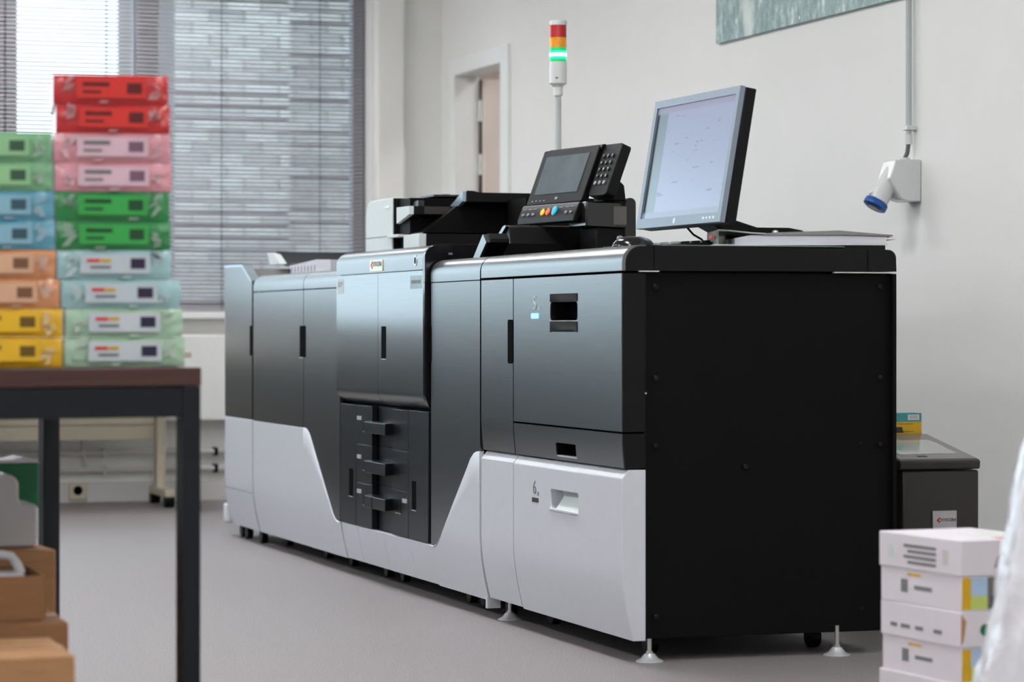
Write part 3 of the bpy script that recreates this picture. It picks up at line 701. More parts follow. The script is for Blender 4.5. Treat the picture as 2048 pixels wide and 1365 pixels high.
# ---- control panel on an arm
n9 = math.radians(9); tilt = math.radians(21)
px = Vector((math.cos(n9), math.sin(n9), 0)); back = Vector((-math.sin(n9), math.cos(n9), 0))
pu = (Vector((0,0,1))*math.cos(tilt)+back*math.sin(tilt)).normalized(); pn = px.cross(pu)
TR = Vector((-1.2, .376, 1.360))          # top right front corner
cp = thing('control_panel', 'black tilted touchscreen control panel with keypad and coloured buttons on an arm', 'control panel', mw=Matrix.Translation((-1.22, .38, 1.028)))
PM = Matrix(((px.x,pu.x,pn.x,TR.x),(px.y,pu.y,pn.y,TR.y),(px.z,pu.z,pn.z,TR.z),(0,0,0,1)))
class PL(MB):          # builder in panel coordinates: x right, y up, z out of the face; origin at the top right corner
    def build(s, *a, **k):
        s.v = [tuple(PM @ Vector(v)) for v in s.v]; return MB.build(s, *a, **k)
W_, H_ = .343, .176
pb = PL().prism(rrect(-W_, 0, -H_, 0, .006), -.022, 0, 'z').build('screen_housing', BLACKS, cp, bevel=.002)
PL().prism(rrect(-W_+.032, -.046, -H_+.032, -.022, .002), 0, .0012, 'z').build('touch_screen', PSCREEN, pb)
PL().box(-.17, -.155, -H_+.012, -H_+.020, 0, .001).build('maker_mark', KEYC, pb)
PL().prism([(-.005,-.004),(.004,-.004),(.008,-.008),(.008,-.018),(.0,-.024),(-.005,-.022)], -W_, .012, 'x').v
PL().lathe([(.010,-W_+.02),(.010,.012)], (0, -.004, -.012), 'x', 14).build('top_rail', BLACKS, cp)
# lower button strip, a little more upright
sp_ = PL().prism([(-.177,.001),(-.184,.004),(-.226,.006),(-.240,.002),(-.240,-.010),(-.176,-.022)], -W_-.012, .0, 'x')
sp_.v = [(x, y, z) for x, y, z in sp_.v]
strip_o = sp_.build('button_strip', BLACKS, cp, bevel=.003)
def btn(x, r, m, name, yb=-.207):
    b_ = PL(); c_ = (x, yb, .0048)
    b_.lathe([(r,-.003),(r,.0035),(r*.8,.005)], c_, 'z', 18).build(name, m, strip_o)
btn(-.205, .0105, YBTN, 'reset_button'); btn(-.172, .0105, OBTN, 'stop_button'); btn(-.132, .0145, BBTN, 'start_button', -.204)
for x in (-.325, -.293, -.262, -.055, -.026): btn(x, .005, KEYC, 'small_button', -.212)
for x in (-.33, -.295, -.263, -.21, -.178, -.142, -.10, -.06, -.03): PL().box(x-.011, x+.011, -.1945, -.1925, .0040, .0054).build('button_caption', KEYC, strip_o)
for x in (-.31, -.285, -.26, -.235): PL().box(x-.004, x+.004, -.1665, -.1635, .0, .001).build('soft_key', KEYC, pb)
kp = PL().prism(rrect(.012, .118, -.158, .004, .012), -.042, -.010, 'z').build('keypad_housing', BLACKS, cp, bevel=.002)
nums = '123456789*0#'
for r in range(5):
    for c_ in range(3):
        x = .033+c_*.026; y = -.034-r*.021
        PL().lathe([(.0062,-.010),(.0062,-.0072),(.005,-.0064)], (x, y, 0), 'z', 12).build('key', KEYC if r == 4 else INK, kp)
        if r < 4:
            t_ = Matrix.Translation((0,0,0)); t_ = PM @ Matrix.Translation((x, y, -.006))
            text('key_number', nums[r*3+c_], .011, PVCW, kp, t_, .0002)
MB().prism([(.378,1.195),(.378,1.268),(.40,1.268),(.43,1.240),(.435,1.195)], -1.26, -1.14, 'x').build('arm_head', BLACKS, cp, bevel=.004)
MB().prism([(.315,1.12),(.315,1.193),(.42,1.193),(.44,1.160),(.44,1.115)], -1.30, -1.15, 'x').build('arm_block', GLOSS, cp, bevel=.004)
MB().box(-1.16, -1.148, .40, .44, 1.125, 1.18).build('arm_cover', GREYT, cp, bevel=.002)
MB().box(-1.30, -1.16, .350, .455, 1.030, 1.12).build('arm_post', BLACKS, cp, bevel=.003)
MB().prism([(y, z) for y, z in rrect(.436, .470, 1.03, 1.205, .016)], -1.22, -1.15, 'x').build('arm_side_plate', GREYD, cp, bevel=.004)
# ---- signal tower
tw = thing('signal_tower', 'red amber and green signal light tower on a grey pole, green lit', 'signal light', (-2.365, .65, 1.08))
TX, TY = -2.365, .65
MB().lathe([(.028,1.08),(.028,1.09),(.0105,1.095),(.0105,1.62)], (TX,TY,0), 'z', 20).build('pole', PIPE, tw)
MB().lathe([(.0155,1.60),(.016,1.628),(.022,1.635),(.0295,1.640),(.0295,1.712)], (TX,TY,0), 'z', 28).build('base', SOCKW, tw)
MB().lathe([(.0275,1.7125),(.0275,1.721)], (TX,TY,0), 'z', 28).build('green_lens', LGRNM, tw)
MB().lathe([(.0285,1.7215),(.0285,1.7295)], (TX,TY,0), 'z', 28).build('green_lens', LGRNE, tw)
MB().lathe([(.0286,1.7296),(.0286,1.7405)], (TX,TY,0), 'z', 28).build('green_lens', LGRNC, tw, label='glowing green lens ring')
MB().lathe([(.0285,1.7406),(.0285,1.748)], (TX,TY,0), 'z', 28).build('green_lens', LGRNE, tw)
MB().lathe([(.0275,1.7485),(.0275,1.7585)], (TX,TY,0), 'z', 28).build('green_lens', LGRNM, tw)
MB().lathe([(.0283,1.759),(.0283,1.7925)], (TX,TY,0), 'z', 28).build('amber_lens', LYELM, tw)
MB().lathe([(.0283,1.793),(.0283,1.833)], (TX,TY,0), 'z', 28).build('red_lens', LREDM, tw)
MB().lathe([(.0295,1.8335),(.0295,1.846),(.0275,1.849)], (TX,TY,0), 'z', 28).build('cap', SOCKW, tw)
lb = MB().box(TX+.024, TX+.0285, TY+.006, TY+.016, 1.652, 1.706).build('rating_label', GTRIM, tw)
MB().box(TX+.0268, TX+.0285, TY-.018, TY-.010, 1.655, 1.659).build('sounder_slot', INK, tw)

# ---- monitor
mo = thing('computer_monitor', 'silver-bezel flat monitor tilted back on the feeder cabinet, showing a pale document', 'monitor', (-.40, .52, 1.030))
MT = math.radians(9.5)
mm = Matrix.Translation((-.402, .300, 1.098)) @ Matrix.Rotation(math.radians(1.0), 4, 'Z') @ Matrix.Rotation(-MT, 4, 'X')
class ML(MB):
    def build(s, *a, **k):
        s.v = [tuple(mm @ Vector(v)) for v in s.v]; return MB.build(s, *a, **k)
MWd, MHt = .575, .352
bz = ML().box(-MWd/2, MWd/2, 0, .028, 0, MHt).build('bezel', MONB, mo, bevel=.003)
cut(bz, ML().box(-MWd/2+.021, MWd/2-.021, -.01, .010, .026, MHt-.020)) if False else None
fr4 = ML()
x0, x1, z0, z1 = -MWd/2, MWd/2, 0, MHt
bpy.data.objects.remove(bz, do_unlink=True)
fr4.box(x0, x0+.021, 0, .014, z0, z1).box(x1-.021, x1, 0, .014, z0, z1).box(x0+.021, x1-.021, 0, .014, z0, .026).box(x0+.021, x1-.021, 0, .014, z1-.020, z1)
bz = fr4.build('bezel', MONB, mo)
ML().box(x0+.001, x1-.0005, .0145, .046, z0+.001, z1-.001).build('back_shell', BLACKS, mo, bevel=.003)
scr = bpy.data.objects.new('screen', MB().box(x0+.021, x1-.021, .006, .012, .026, z1-.020).mesh('screen')); scr.data.materials.append(SCREEN)
C.objects.link(scr); scr.parent = mo; scr.matrix_local = ROOT[mo].inverted() @ mm; ROOT[scr] = ROOT[mo]
ML().lathe([(.008,-.0008),(.008,0.0)], (-.02, 0, .013), 'y', 18).build('maker_mark', PVCW, bz)
for i in range(4): ML().box(.17+i*.022, .182+i*.022, -.0006, 0, .010, .016).build('menu_button', PVCW, bz)
MB().prism([(.335,1.122),(.372,1.128),(.425,1.118),(.535,1.086),(.535,1.072),(.470,1.072),(.43,1.075)], -.47, -.35, 'x').build('stand_neck', BLACKS, mo, bevel=.004)
MB().prism([(.42,1.035),(.655,1.035),(.64,1.086),(.60,1.093),(.50,1.093),(.485,1.088)], -.53, -.345, 'x').build('stand_base', BLACKS, mo, bevel=.004)
MB().tube([(-.44,.34,1.112),(-.44,.345,1.095),(-.43,.36,1.075),(-.41,.375,1.062),(-.40,.385,1.045),(-.40,.39,1.036)], .0028, 8).build('cable', BLACKS, mo)
# ---- mouse, keyboard, binder
ms = thing('computer_mouse', 'glossy black mouse at the front edge of the feeder cabinet', 'mouse', (-.30, .135, 1.033))
vs_ = []; fs_ = []; nu, nv = 18, 9
for j in range(nv):
    b_ = math.pi/2*j/(nv-1)
    for i in range(nu):
        a_ = 2*math.pi*i/nu; r_ = math.cos(b_)**.7
        vs_.append((-.30+.033*r_*math.cos(a_), .142+.058*r_*math.sin(a_), 1.0345+.030*math.sin(b_)))
for j in range(nv-1):
    for i in range(nu): fs_.append((j*nu+i, j*nu+(i+1)%nu, (j+1)*nu+(i+1)%nu, (j+1)*nu+i))
fs_.append(tuple(range(nu-1,-1,-1)))
MB().add(vs_, fs_).build('shell', GLOSS, ms, smooth=80)
MB().lathe([(.008,-.003),(.008,.003)], (-.30, .105, 1.058), 'x', 14).build('scroll_wheel', KEYC, ms)
kb = thing('computer_keyboard', 'black keyboard lying below the monitor', 'keyboard', (-.45, .27, 1.0345))
MB().prism([(.185,1.0348),(.34,1.0348),(.34,1.050),(.185,1.042)], -.68, -.24, 'x').build('tray', BLACKS, kb, bevel=.002)
for r in range(5):
    for c_ in range(15):
        y = .193+r*.029; x = -.672+c_*.0287; z = 1.042+(y-.185)*.0516
        o = MB().prism([(y, z), (y+.025, z+.0013), (y+.023, z+.007), (y+.002, z+.0055)], x, x+.0245, 'x').build('key', KEYC if (r < 2 and c_ > 10) else BLACKS, kb)
bi = thing('ring_binder', 'grey ring binder stuffed with white sheets lying beside the monitor', 'binder', (-.06, .312, 1.0385))
bx0, bx1 = -.23, -.06
MB().prism([(.312,1.042),(.312,1.0765),(.317,1.0795),(.345,1.0785),(.40,1.0725),(.44,1.0705),(.47,1.073),(.63,1.078),(.768,1.067),(.768,1.064),(.63,1.0665),(.47,1.066),(.44,1.066),(.40,1.069),(.345,1.075),(.318,1.0755),(.318,1.042)], bx0, bx1, 'x').build('cover', BINDER, bi)
MB().prism([(.305,1.0385),(.305,1.042),(.755,1.045),(.755,1.041)], bx0, bx1, 'x').build('back_cover', PVCW, bi)
MB().prism([(.312,1.0762),(.318,1.0800),(.345,1.0788),(.40,1.0728),(.44,1.0708),(.44,1.0690),(.40,1.0708),(.345,1.0768),(.318,1.0780),(.314,1.0755)], bx1, bx1+.002, 'x').build('cover_edge', PVCW, bi)
MB().prism([(.36,1.0425),(.36,1.058),(.40,1.0655),(.44,1.0655),(.62,1.0655),(.752,1.0625),(.752,1.0455)], bx0+.01, bx1-.004, 'x').build('sheets', PAPERL, bi)
for y in (.475, .555): MB().lathe([(.008,1.072),(.007,1.0795),(.002,1.081)], (-.13, y, 0), 'z', 14).build('rivet', CHROME, bi)
MB().box(bx1-.05, bx1-.0, .30, .3045, 1.058, 1.066).build('index_tab', REDP, bi)
for y, a_ in ((.745,.012),(.752,.006)): MB().box(bx0+.03, bx1-.02, .70, y+.03, 1.050+a_, 1.0505+a_).build('loose_sheet', PAPER, bi)

bi.location = (-.17, .319, 1.0385); bi.rotation_euler = (0, 0, -math.radians(14))

# ================================================================== things on the back wall
po = thing('wall_poster', 'large grey-green foliage print mounted high on the back wall', 'poster', (-2.2, YW-.01, 1.887))
MB().box(-3.266, -.9, YW-.016, YW-.001, 1.887, 2.68).build('print_panel', POSTER, po)
for x in (-3.245, -2.5): MB().lathe([(.006,-.0175),(.006,-.016)], (x, YW, 1.905), 'y', 10).build('mounting_pin', STEEL, po)
cn = thing('cable_conduit', 'thin grey conduit pipe running down the back wall', 'conduit', (-1.636, YW-.022, 1.414))
MB().tube([(-1.636, YW-.022, ZC), (-1.636, YW-.022, 1.445)], .0098, 14).build('tube', PIPE, cn)
MB().lathe([(.0118,1.412),(.0118,1.443),(.0105,1.4435)], (-1.636, YW-.022, 0), 'z', 14).build('end_sleeve', SOCKW, cn)
for z in (1.464, 2.35): MB().box(-1.652, -1.620, YW-.036, YW-.001, z-.007, z+.007).build('pipe_clip', SOCKW, cn, bevel=.002)
sk = thing('industrial_socket', 'grey wall socket with blue hinged cap below the conduit pipe', 'socket', (-1.636, YW-.03, 1.25))
MB().prism([(YW-.001,1.228),(YW-.001,1.362),(YW-.046,1.362),(YW-.046,1.362),(YW-.090,1.360),(YW-.11,1.300),(YW-.07,1.235),(YW-.046,1.228)], -1.68, -1.59, 'x').build('back_box', SOCKW, sk, bevel=.004)
MB().lathe([(.016,1.3625),(.016,1.369),(.012,1.3695)], (-1.636, YW-.035, 0), 'z', 14).build('gland', SOCKW, sk)
MB().tube([(-1.636, YW-.035, 1.368), (-1.636, YW-.027, 1.385), (-1.636, YW-.023, 1.414)], .007, 10).build('cable', CABLE, sk)
ax = Vector((0, -.52, -.854)).normalized()
q = Vector((0,0,1)).rotation_difference(ax).to_matrix().to_4x4()
def cyl_dir(name, m, prof, org, parent):
    b_ = MB().lathe(prof, n=28); b_.v = [tuple(Vector(org) + (q @ Vector(v))) for v in b_.v]; return b_.build(name, m, parent, bevel=.0015)
cyl_dir('socket_barrel', SOCKW, [(.026,0),(.030,.06),(.033,.11),(.033,.135)], (-1.635, YW-.062, 1.345), sk)
bc = cyl_dir('blue_cap', BLUE, [(.037,.1355),(.039,.142),(.039,.156),(.030,.160)], (-1.635, YW-.062, 1.345), sk)
cyl_dir('cap_window', GTRIM, [(.018,.1602),(.018,.1615)], (-1.635, YW-.062, 1.345), sk)
MB().prism([(YW-.150,1.262),(YW-.128,1.275),(YW-.128,1.255),(YW-.166,1.252)], -1.646, -1.626, 'x').build('hinge_lug', SOCKW, sk)

# ================================================================== device and carton behind the feeder
ki = thing('floor_device', 'dark grey floor-standing office device with sloping glass top behind the feeder', 'office machine', (-.8, 1.18, 0))
MB().prism([(-.60,0.),(-.60,.430),(-.62,.430),(-.98,.47),(-.98,0.)], 1.050, 1.288, 'y').build('cabinet', GREYD, ki, bevel=.006)
lid = MB().prism([(-.595,.433),(-.592,.456),(-.60,.4605),(-.925,.519),(-1.0,.519),(-1.0,.475),(-.98,.473),(-.62,.433)], 1.040, 1.290, 'y').build('lid', GREYD, ki, bevel=.005)
def sl(x): return .4605+( -.60-x)*(.519-.4605)/.325
MB().prism([(-.607,sl(-.607)),(-.607,sl(-.607)+.001),(-.922,sl(-.922)+.001),(-.922,sl(-.922))], 1.046, 1.285, 'y').build('top_plate', GREYT, lid)
MB().prism([(-.665,sl(-.665)+.001),(-.665,sl(-.665)+.002),(-.84,sl(-.84)+.002),(-.84,sl(-.84)+.001)], 1.075, 1.255, 'y').build('glass_window', GLASSP, lid)
MB().prism([(-.63,sl(-.63)+.001),(-.63,sl(-.63)+.0016),(-.645,sl(-.645)+.0016),(-.645,sl(-.645)+.001)], 1.115, 1.145, 'y').build('top_mark', INK, lid)
MB().prism([(-.86,sl(-.86)+.001),(-.86,sl(-.86)+.0016),(-.89,sl(-.89)+.0016),(-.89,sl(-.89)+.001)], 1.12, 1.16, 'y').build('warning_sticker', REDP, lid)
bd = MB().box(-.6, -.594, 1.142, 1.216, .268, .318).build('badge_plate', mat('badge_grey', S(196,194,196), rough=.4, metal=.2), ki, bevel=.001)
MB().prism([(1.153,.292),(1.162,.300),(1.166,.297),(1.160,.292),(1.166,.287),(1.162,.284)], -.594, -.5934, 'x').build('badge_logo', REDP, bd)
text('badge_lettering', 'KYOCERA', .0125, INK, bd, side_frame(-.5936, 1.190, .292), sx=.85)
cb = thing('ink_carton', 'small teal and yellow carton standing on the dark floor device', 'carton', (-.95, 1.22, .519))
MB().box(-.995, -.935, 1.10, 1.276, .5195, .555).build('yellow_part', YELB, cb)
MB().box(-.995, -.935, 1.10, 1.276, .5551, .580).build('teal_part', TEAL, cb)
lw = MB().box(-.935, -.9344, 1.232, 1.268, .560, .576).build('white_label', PAPER, cb)
for z in (.563, .567, .571): MB().box(-.9344, -.934, 1.237, 1.264, z, z+.0012).build('label_print', INKG, lw)
for z in (.526, .548): MB().box(-.935, -.9345, 1.20, 1.25, z, z+.0012).build('carton_print', INK, cb)
MB().prism([(1.19,.523),(1.218,.523),(1.213,.540),(1.19,.540)], -.935, -.9343, 'x').build('printer_picture', GREYD, cb)

# ================================================================== steel table with reams
TA = math.radians(100.86)                  # table's local x runs to the right along its near edge, local y away from the camera
TC = Vector((1.46, -1.36, 0))
TM = Matrix.Translation(TC) @ Matrix.Rotation(TA, 4, 'Z')
tb = thing('steel_table', 'black steel frame table with a dark wood top carrying coloured paper reams', 'table', mw=TM)
class TL(MB):
    def build(s, *a, **k):
        s.v = [tuple(TM @ Vector(v)) for v in s.v]; return MB.build(s, *a, **k)
TZ = .757
TL().box(-1.6, 0, 0, .78, TZ-.034, TZ).build('table_top', WOOD, tb, bevel=.002)
TL().box(-1.56, -.036, .003, .028, TZ-.090, TZ-.0345).build('front_rail', TBLK, tb, bevel=.002)
TL().box(-1.56, -.036, .752, .777, TZ-.090, TZ-.0345).build('rear_rail', TBLK, tb, bevel=.002)
for x in (-.034, -1.597): TL().box(x, x+.031, .036, .744, TZ-.090, TZ-.0345).build('side_rail', TBLK, tb, bevel=.002)
for x in (-.036, -1.6):
    for y in (.001, .744): TL().box(x, x+.035, y, y+.035, 0, TZ-.0345).build('leg', TBLK, tb, bevel=.002)
RA = -math.radians(19)
RM = TM @ Matrix.Translation((.004, .016, 0)) @ Matrix.Rotation(RA, 4, 'Z')
class RL(MB):
    def build(s, *a, **k):
        s.v = [tuple(RM @ Vector(v)) for v in s.v]; return MB.build(s, *a, **k)
# reams: local x of right edge, width, colour name, label strip colour
REAM = {}; REAM_COL = {}
def ream_mats(name, col, strip):
    a = mat('ream_wrap_'+name, S(*col), rough=.35, nscale=9, namt=.10, bump=.55, bscale=26, coat=.8, coatr=.12)
    b = mat('ream_label_'+name, S(*strip), rough=.4, nscale=20, namt=.04, bump=.15, bscale=26, coat=.5)
    REAM[name] = (a, b); REAM_COL[name] = col
for n_, c_, s_ in (('red',(206,36,42),(226,44,34)), ('pink',(228,158,168),(226,192,204)), ('green',(34,140,72),(44,172,72)), ('sky',(164,204,206),(196,210,216)), ('mint',(172,208,178),(204,214,218)),
                   ('lime',(126,186,138),(150,206,150)), ('blue',(96,170,194),(138,188,206)), ('orange',(226,156,104),(226,180,144)), ('yellow',(238,186,10),(246,196,14))):
    ream_mats(n_, c_, s_)
def ream(colr, xr, z, h, wdt, label, grp, y0=.012, style=0):
    t = thing('paper_ream', label, 'paper ream', mw=RM @ Matrix.Translation((xr-wdt/2, y0+.15, z)), group=grp)
    wrap, lab = REAM[colr]
    # crumpled wrapper: front face with a fine grid, pinched at the two ends
    nx, nz = 26, 7; L = .30; vs = []; fs = []
    rnd = random.Random(hash((colr, round(z*1000))) % 1000 if False else int(z*10000)+len(colr))
    def bulge(u, v): return -.002*math.sin(math.pi*u)*math.sin(math.pi*v)+rnd.uniform(-.0022,.0022)*(1 if (u < .2 or u > .8) else .35)
    for j in range(nz+1):
        for i in range(nx+1):
            u, v = i/nx, j/nz
            edge = (.0035*(abs(v-.5)*2)**3); ed = .003*(abs(u-.5)*2)**8
            vs.append((xr-wdt+wdt*u*(1)+(0), y0+bulge(u, v)+edge+ed, z+.0008+(h-.0012)*v))
    for j in range(nz):
        for i in range(nx): fs.append((j*(nx+1)+i, j*(nx+1)+i+1, (j+1)*(nx+1)+i+1, (j+1)*(nx+1)+i))
    N = len(vs)
    ring = [i for i in range(nx+1)]+[j*(nx+1)+nx for j in range(1, nz+1)]+[nz*(nx+1)+i for i in range(nx-1,-1,-1)]+[j*(nx+1) for j in range(nz-1,0,-1)]
    bk = []
    for k in ring: bk.append(len(vs)); vs.append((vs[k][0], y0+L, vs[k][2]))
    m_ = len(ring)
    for k in range(m_): fs.append((ring[k], ring[(k+1)%m_], bk[(k+1)%m_], bk[k]))
    fs.append(tuple(bk[::-1]))
    RL().add(vs, fs).build('wrapper', wrap, t, smooth=45)
    light = MATS.get('film_fold_glare_'+colr) or mat('film_fold_glare_'+colr, tuple(.62*c_+.26 for c_ in S(*REAM_COL[colr])), rough=.3, coat=.5)
    for k in range(7):  # patches of folded film, with the wrap's white glare painted in as paler colour
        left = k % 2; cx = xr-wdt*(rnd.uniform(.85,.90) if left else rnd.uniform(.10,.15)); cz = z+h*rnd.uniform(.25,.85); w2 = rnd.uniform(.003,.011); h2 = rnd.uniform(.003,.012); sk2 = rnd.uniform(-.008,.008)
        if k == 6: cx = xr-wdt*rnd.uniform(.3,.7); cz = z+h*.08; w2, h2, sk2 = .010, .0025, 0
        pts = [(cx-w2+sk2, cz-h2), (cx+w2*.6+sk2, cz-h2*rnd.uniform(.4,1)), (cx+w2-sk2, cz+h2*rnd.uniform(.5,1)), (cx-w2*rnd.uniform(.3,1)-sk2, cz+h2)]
        RL().prism(pts, y0-.0046, y0-.002, 'y').build('film_fold_glare', light, t)
    lx0, lx1 = xr-wdt*.80, xr-wdt*.19
    ls = RL().box(lx0, lx1, y0-.0058, y0-.0052, z+h*.20, z+h*.86).build('label_strip', lab, t)
    dk = MATS.get('barcode_'+colr) or mat('barcode_'+colr, tuple(.42*c for c in REAM_DARK[colr]), rough=.5)
    RL().box(lx1-wdt*.17, lx1-wdt*.04, y0-.0064, y0-.0058, z+h*.36, z+h*.72).build('barcode', dk, ls)
    ink2 = INKG if style else dk
    if style != 2:
        RL().box(lx0+.012, lx0+.060, y0-.0064, y0-.0058, z+h*.60, z+h*.74).build('print_line', ink2, ls)
        RL().box(lx0+.012, lx0+.045, y0-.0064, y0-.0058, z+h*.36, z+h*.45).build('print_line', ink2, ls)
    else:
        RL().box(lx0+.012, lx0+.035, y0-.0064, y0-.0058, z+h*.58, z+h*.70).build('print_line', REDP, ls); RL().box(lx0+.036, lx0+.055, y0-.0064, y0-.0058, z+h*.58, z+h*.70).build('print_line', YELB, ls)
        RL().box(lx0+.018, lx0+.055, y0-.0064, y0-.0058, z+h*.36, z+h*.46).build('print_line', INKG, ls)
REAM_DARK = dict(red=S(150,30,36), pink=S(190,140,168), green=S(30,110,60), sky=S(70,52,96), mint=S(62,56,100), lime=S(90,140,104), blue=S(84,130,150), orange=S(190,130,90), yellow=S(170,130,20))
ORD = {0:'lowest', 1:'second from the bottom'}
rightst = [('mint',-.028,.218,2,'pale mint green'),('mint',-.032,.212,2,'pale mint green'),('sky',-.036,.215,2,'pale sky blue'),('sky',-.052,.206,2,'pale sky blue'),('green',-.054,.206,0,'bright green'),('green',-.056,.206,0,'bright green'),
           ('pink',-.052,.211,1,'pink'),('pink',-.054,.211,1,'pink'),('red',-.055,.206,0,'red'),('red',-.058,.208,0,'red')]
hh = .0533; z = TZ+.0006; seen = {}
for i, (c_, xr, wd, st_, nm) in enumerate(rightst):
    k = seen.get(c_, 0); seen[c_] = 1
    ream(c_, xr, z, hh, wd, '%s %s wrapped paper ream in the right-hand stack on the table' % ('upper' if k else 'lower', nm), 'paper reams on the steel table', style=st_); z += hh
z = TZ+.0006; seen = {}
for i, (c_, xr, nm) in enumerate([('yellow',-.249,'yellow'),('yellow',-.249,'yellow'),('orange',-.254,'orange'),('orange',-.261,'orange'),('blue',-.263,'blue'),('blue',-.265,'blue'),('lime',-.266,'light green'),('lime',-.268,'light green')]):
    k = seen.get(c_, 0); seen[c_] = 1
    ream(c_, xr, z, hh, .212, '%s %s wrapped paper ream in the left-hand stack on the table' % ('upper' if k else 'lower', nm), 'paper reams on the steel table', style=0); z += hh

# ================================================================== boxes and cans under the table
CAMP = Vector((6.5674, -2.4376)); FW = Vector((-math.cos(YAW), math.sin(YAW))); RT = Vector((math.sin(YAW), math.cos(YAW)))
def station(depth, lat):                   # a floor spot in metres ahead of and to the side of where the photographer stood
    p = CAMP+FW*depth+RT*lat; return (p.x, p.y)
def obox(name, lab, cat, depth, right, top, base, wdt, dep, rot=0., m=None, grp=None):
    x, y = station(depth, right); rz = math.pi/2-YAW+rot
    return thing(name, lab, cat, (x, y, base), rz, grp)
def cardbox(lab, depth, right, top, base, wdt, dep, rot, m, open_=False, tape=True):
    t = obox('cardboard_box', lab, 'box', depth, right, top, base, wdt, dep, rot, grp='cardboard boxes under the table'); h = top-base
    if not open_:
        MB().box(-wdt, 0, 0, dep, 0, h).build('carton', m, t, bevel=.003, local=True)
        if tape:
            MB().box(-wdt, -.0, dep/2-.025, dep/2+.025, h, h+.0006).build('tape', TAPE, t, local=True)
            MB().box(-wdt*.75, -wdt*.2, -.0006, 0, h*.62, h*.80).build('print_block', CARDD, t, local=True)
    else:
        th = .005; b_ = MB().box(-wdt,0,0,dep,0,th).box(-wdt,0,0,th,th,h).box(-wdt,0,dep-th,dep,th,h).box(-wdt,-wdt+th,th,dep-th,th,h).box(-th,0,th,dep-th,th,h)
        b_.build('carton', m, t, local=True)
        MB().box(-wdt, -.0, -.0006, 0, h*.42, h*.46).build('crease', CARDD, t, local=True)
    return t
px2 = lambda u, d: (u-1024)/5689*d
pz2 = lambda v, d: .83-(v-655)/5689*d
cardbox('pale kraft cardboard box lowest and nearest under the table', 4.75, px2(150,4.75), pz2(1312,4.75), 0, .36, .30, .30, CARD)
cardbox('flat kraft cardboard box beneath the open tray box', 5.15, px2(137,5.15), pz2(1246,5.15), 0, .34, .30, .30, CARDD)
cardbox('open brown tray box holding the white can handle', 5.20, px2(90,5.20), pz2(1152,5.20), pz2(1246,5.15)+.001, .30, .235, .30, CARDD, open_=True)
cardbox('tall kraft cardboard box carrying the white canister', 5.50, px2(112,5.50), pz2(1100,5.50), 0, .40, .36, .40, CARD)
def canister(lab, depth, right, base, parts):
    x, y = station(depth, right); t = thing('plastic_canister', lab, 'canister', (x, y, base), math.pi/2-YAW+.32, 'white canisters under the table'); return t
D = 5.56; s_ = D/5689
t = canister('white plastic canister with stepped shoulder on the tall cardboard box', D, px2(75,D), pz2(1100,5.50)+.001, None)
hb = 146*s_
MB().prism([(-.20,0),(-.004,0),(0,.006),(0,62*s_+.018),(-.006,62*s_+.022),(-37*s_+.006,62*s_+.024),(-37*s_,62*s_+.032),(-37*s_,hb-.016),(-38*s_-.008,hb-.004),(-38*s_-.022,hb),(-.20,hb)], 0, .15, 'y').build('body', JERRY, t, bevel=.008, seg=3, local=True)
MB().lathe([(.022,hb),(.022,hb+.018),(.018,hb+.02)], (-.16,.075,0), 'z', 16).build('screw_cap', TRIM, t, local=True)
D = 5.25; s_ = D/5689
t = canister('white plastic canister handle sticking out of the open tray box', D, px2(58,D), pz2(1246,5.15)+.0075, None)
hz = pz2(1150,D)-(pz2(1246,5.15)+.0075)
MB().box(-.20, 0, .03, .12, 0, hz).build('body', JERRY, t, bevel=.01, seg=3, local=True)
MB().tube([(-.005,.065,hz-.003),(-.012,.065,hz+.014),(-.024,.065,hz+.030),(-.04,.065,hz+.033),(-.10,.065,hz+.034)], .009, 10).build('handle', JERRY, t, local=True)
D = 5.66; s_ = D/5689
x, y = station(D+.08, px2(64,D)); zb = pz2(1100,5.50)+.001
t = thing('green_carton', 'green carton with loose white paper on top, behind the white canister', 'carton', (x, y, zb), math.pi/2-YAW+.38)
hg = pz2(930,D)-zb
MB().box(-.2, 0, 0, .12, 0, hg*.42).build('plastic_base', PVCW, t, bevel=.004, local=True)
MB().box(-.2, 0, 0, .12, hg*.42+.001, hg).build('carton', GREENB, t, bevel=.003, local=True)
MB().prism([(-.2,hg+.0005),(.004,hg+.0005),(-.01,hg+.004),(-.03,hg+.012),(-.05,hg+.006),(-.2,hg+.006)], -.003, .11, 'y').build('loose_paper', PAPER, t, local=True)

# ================================================================== paper boxes at right and plastic wrap
BA = math.pi/2+0
bxa = math.radians(0)
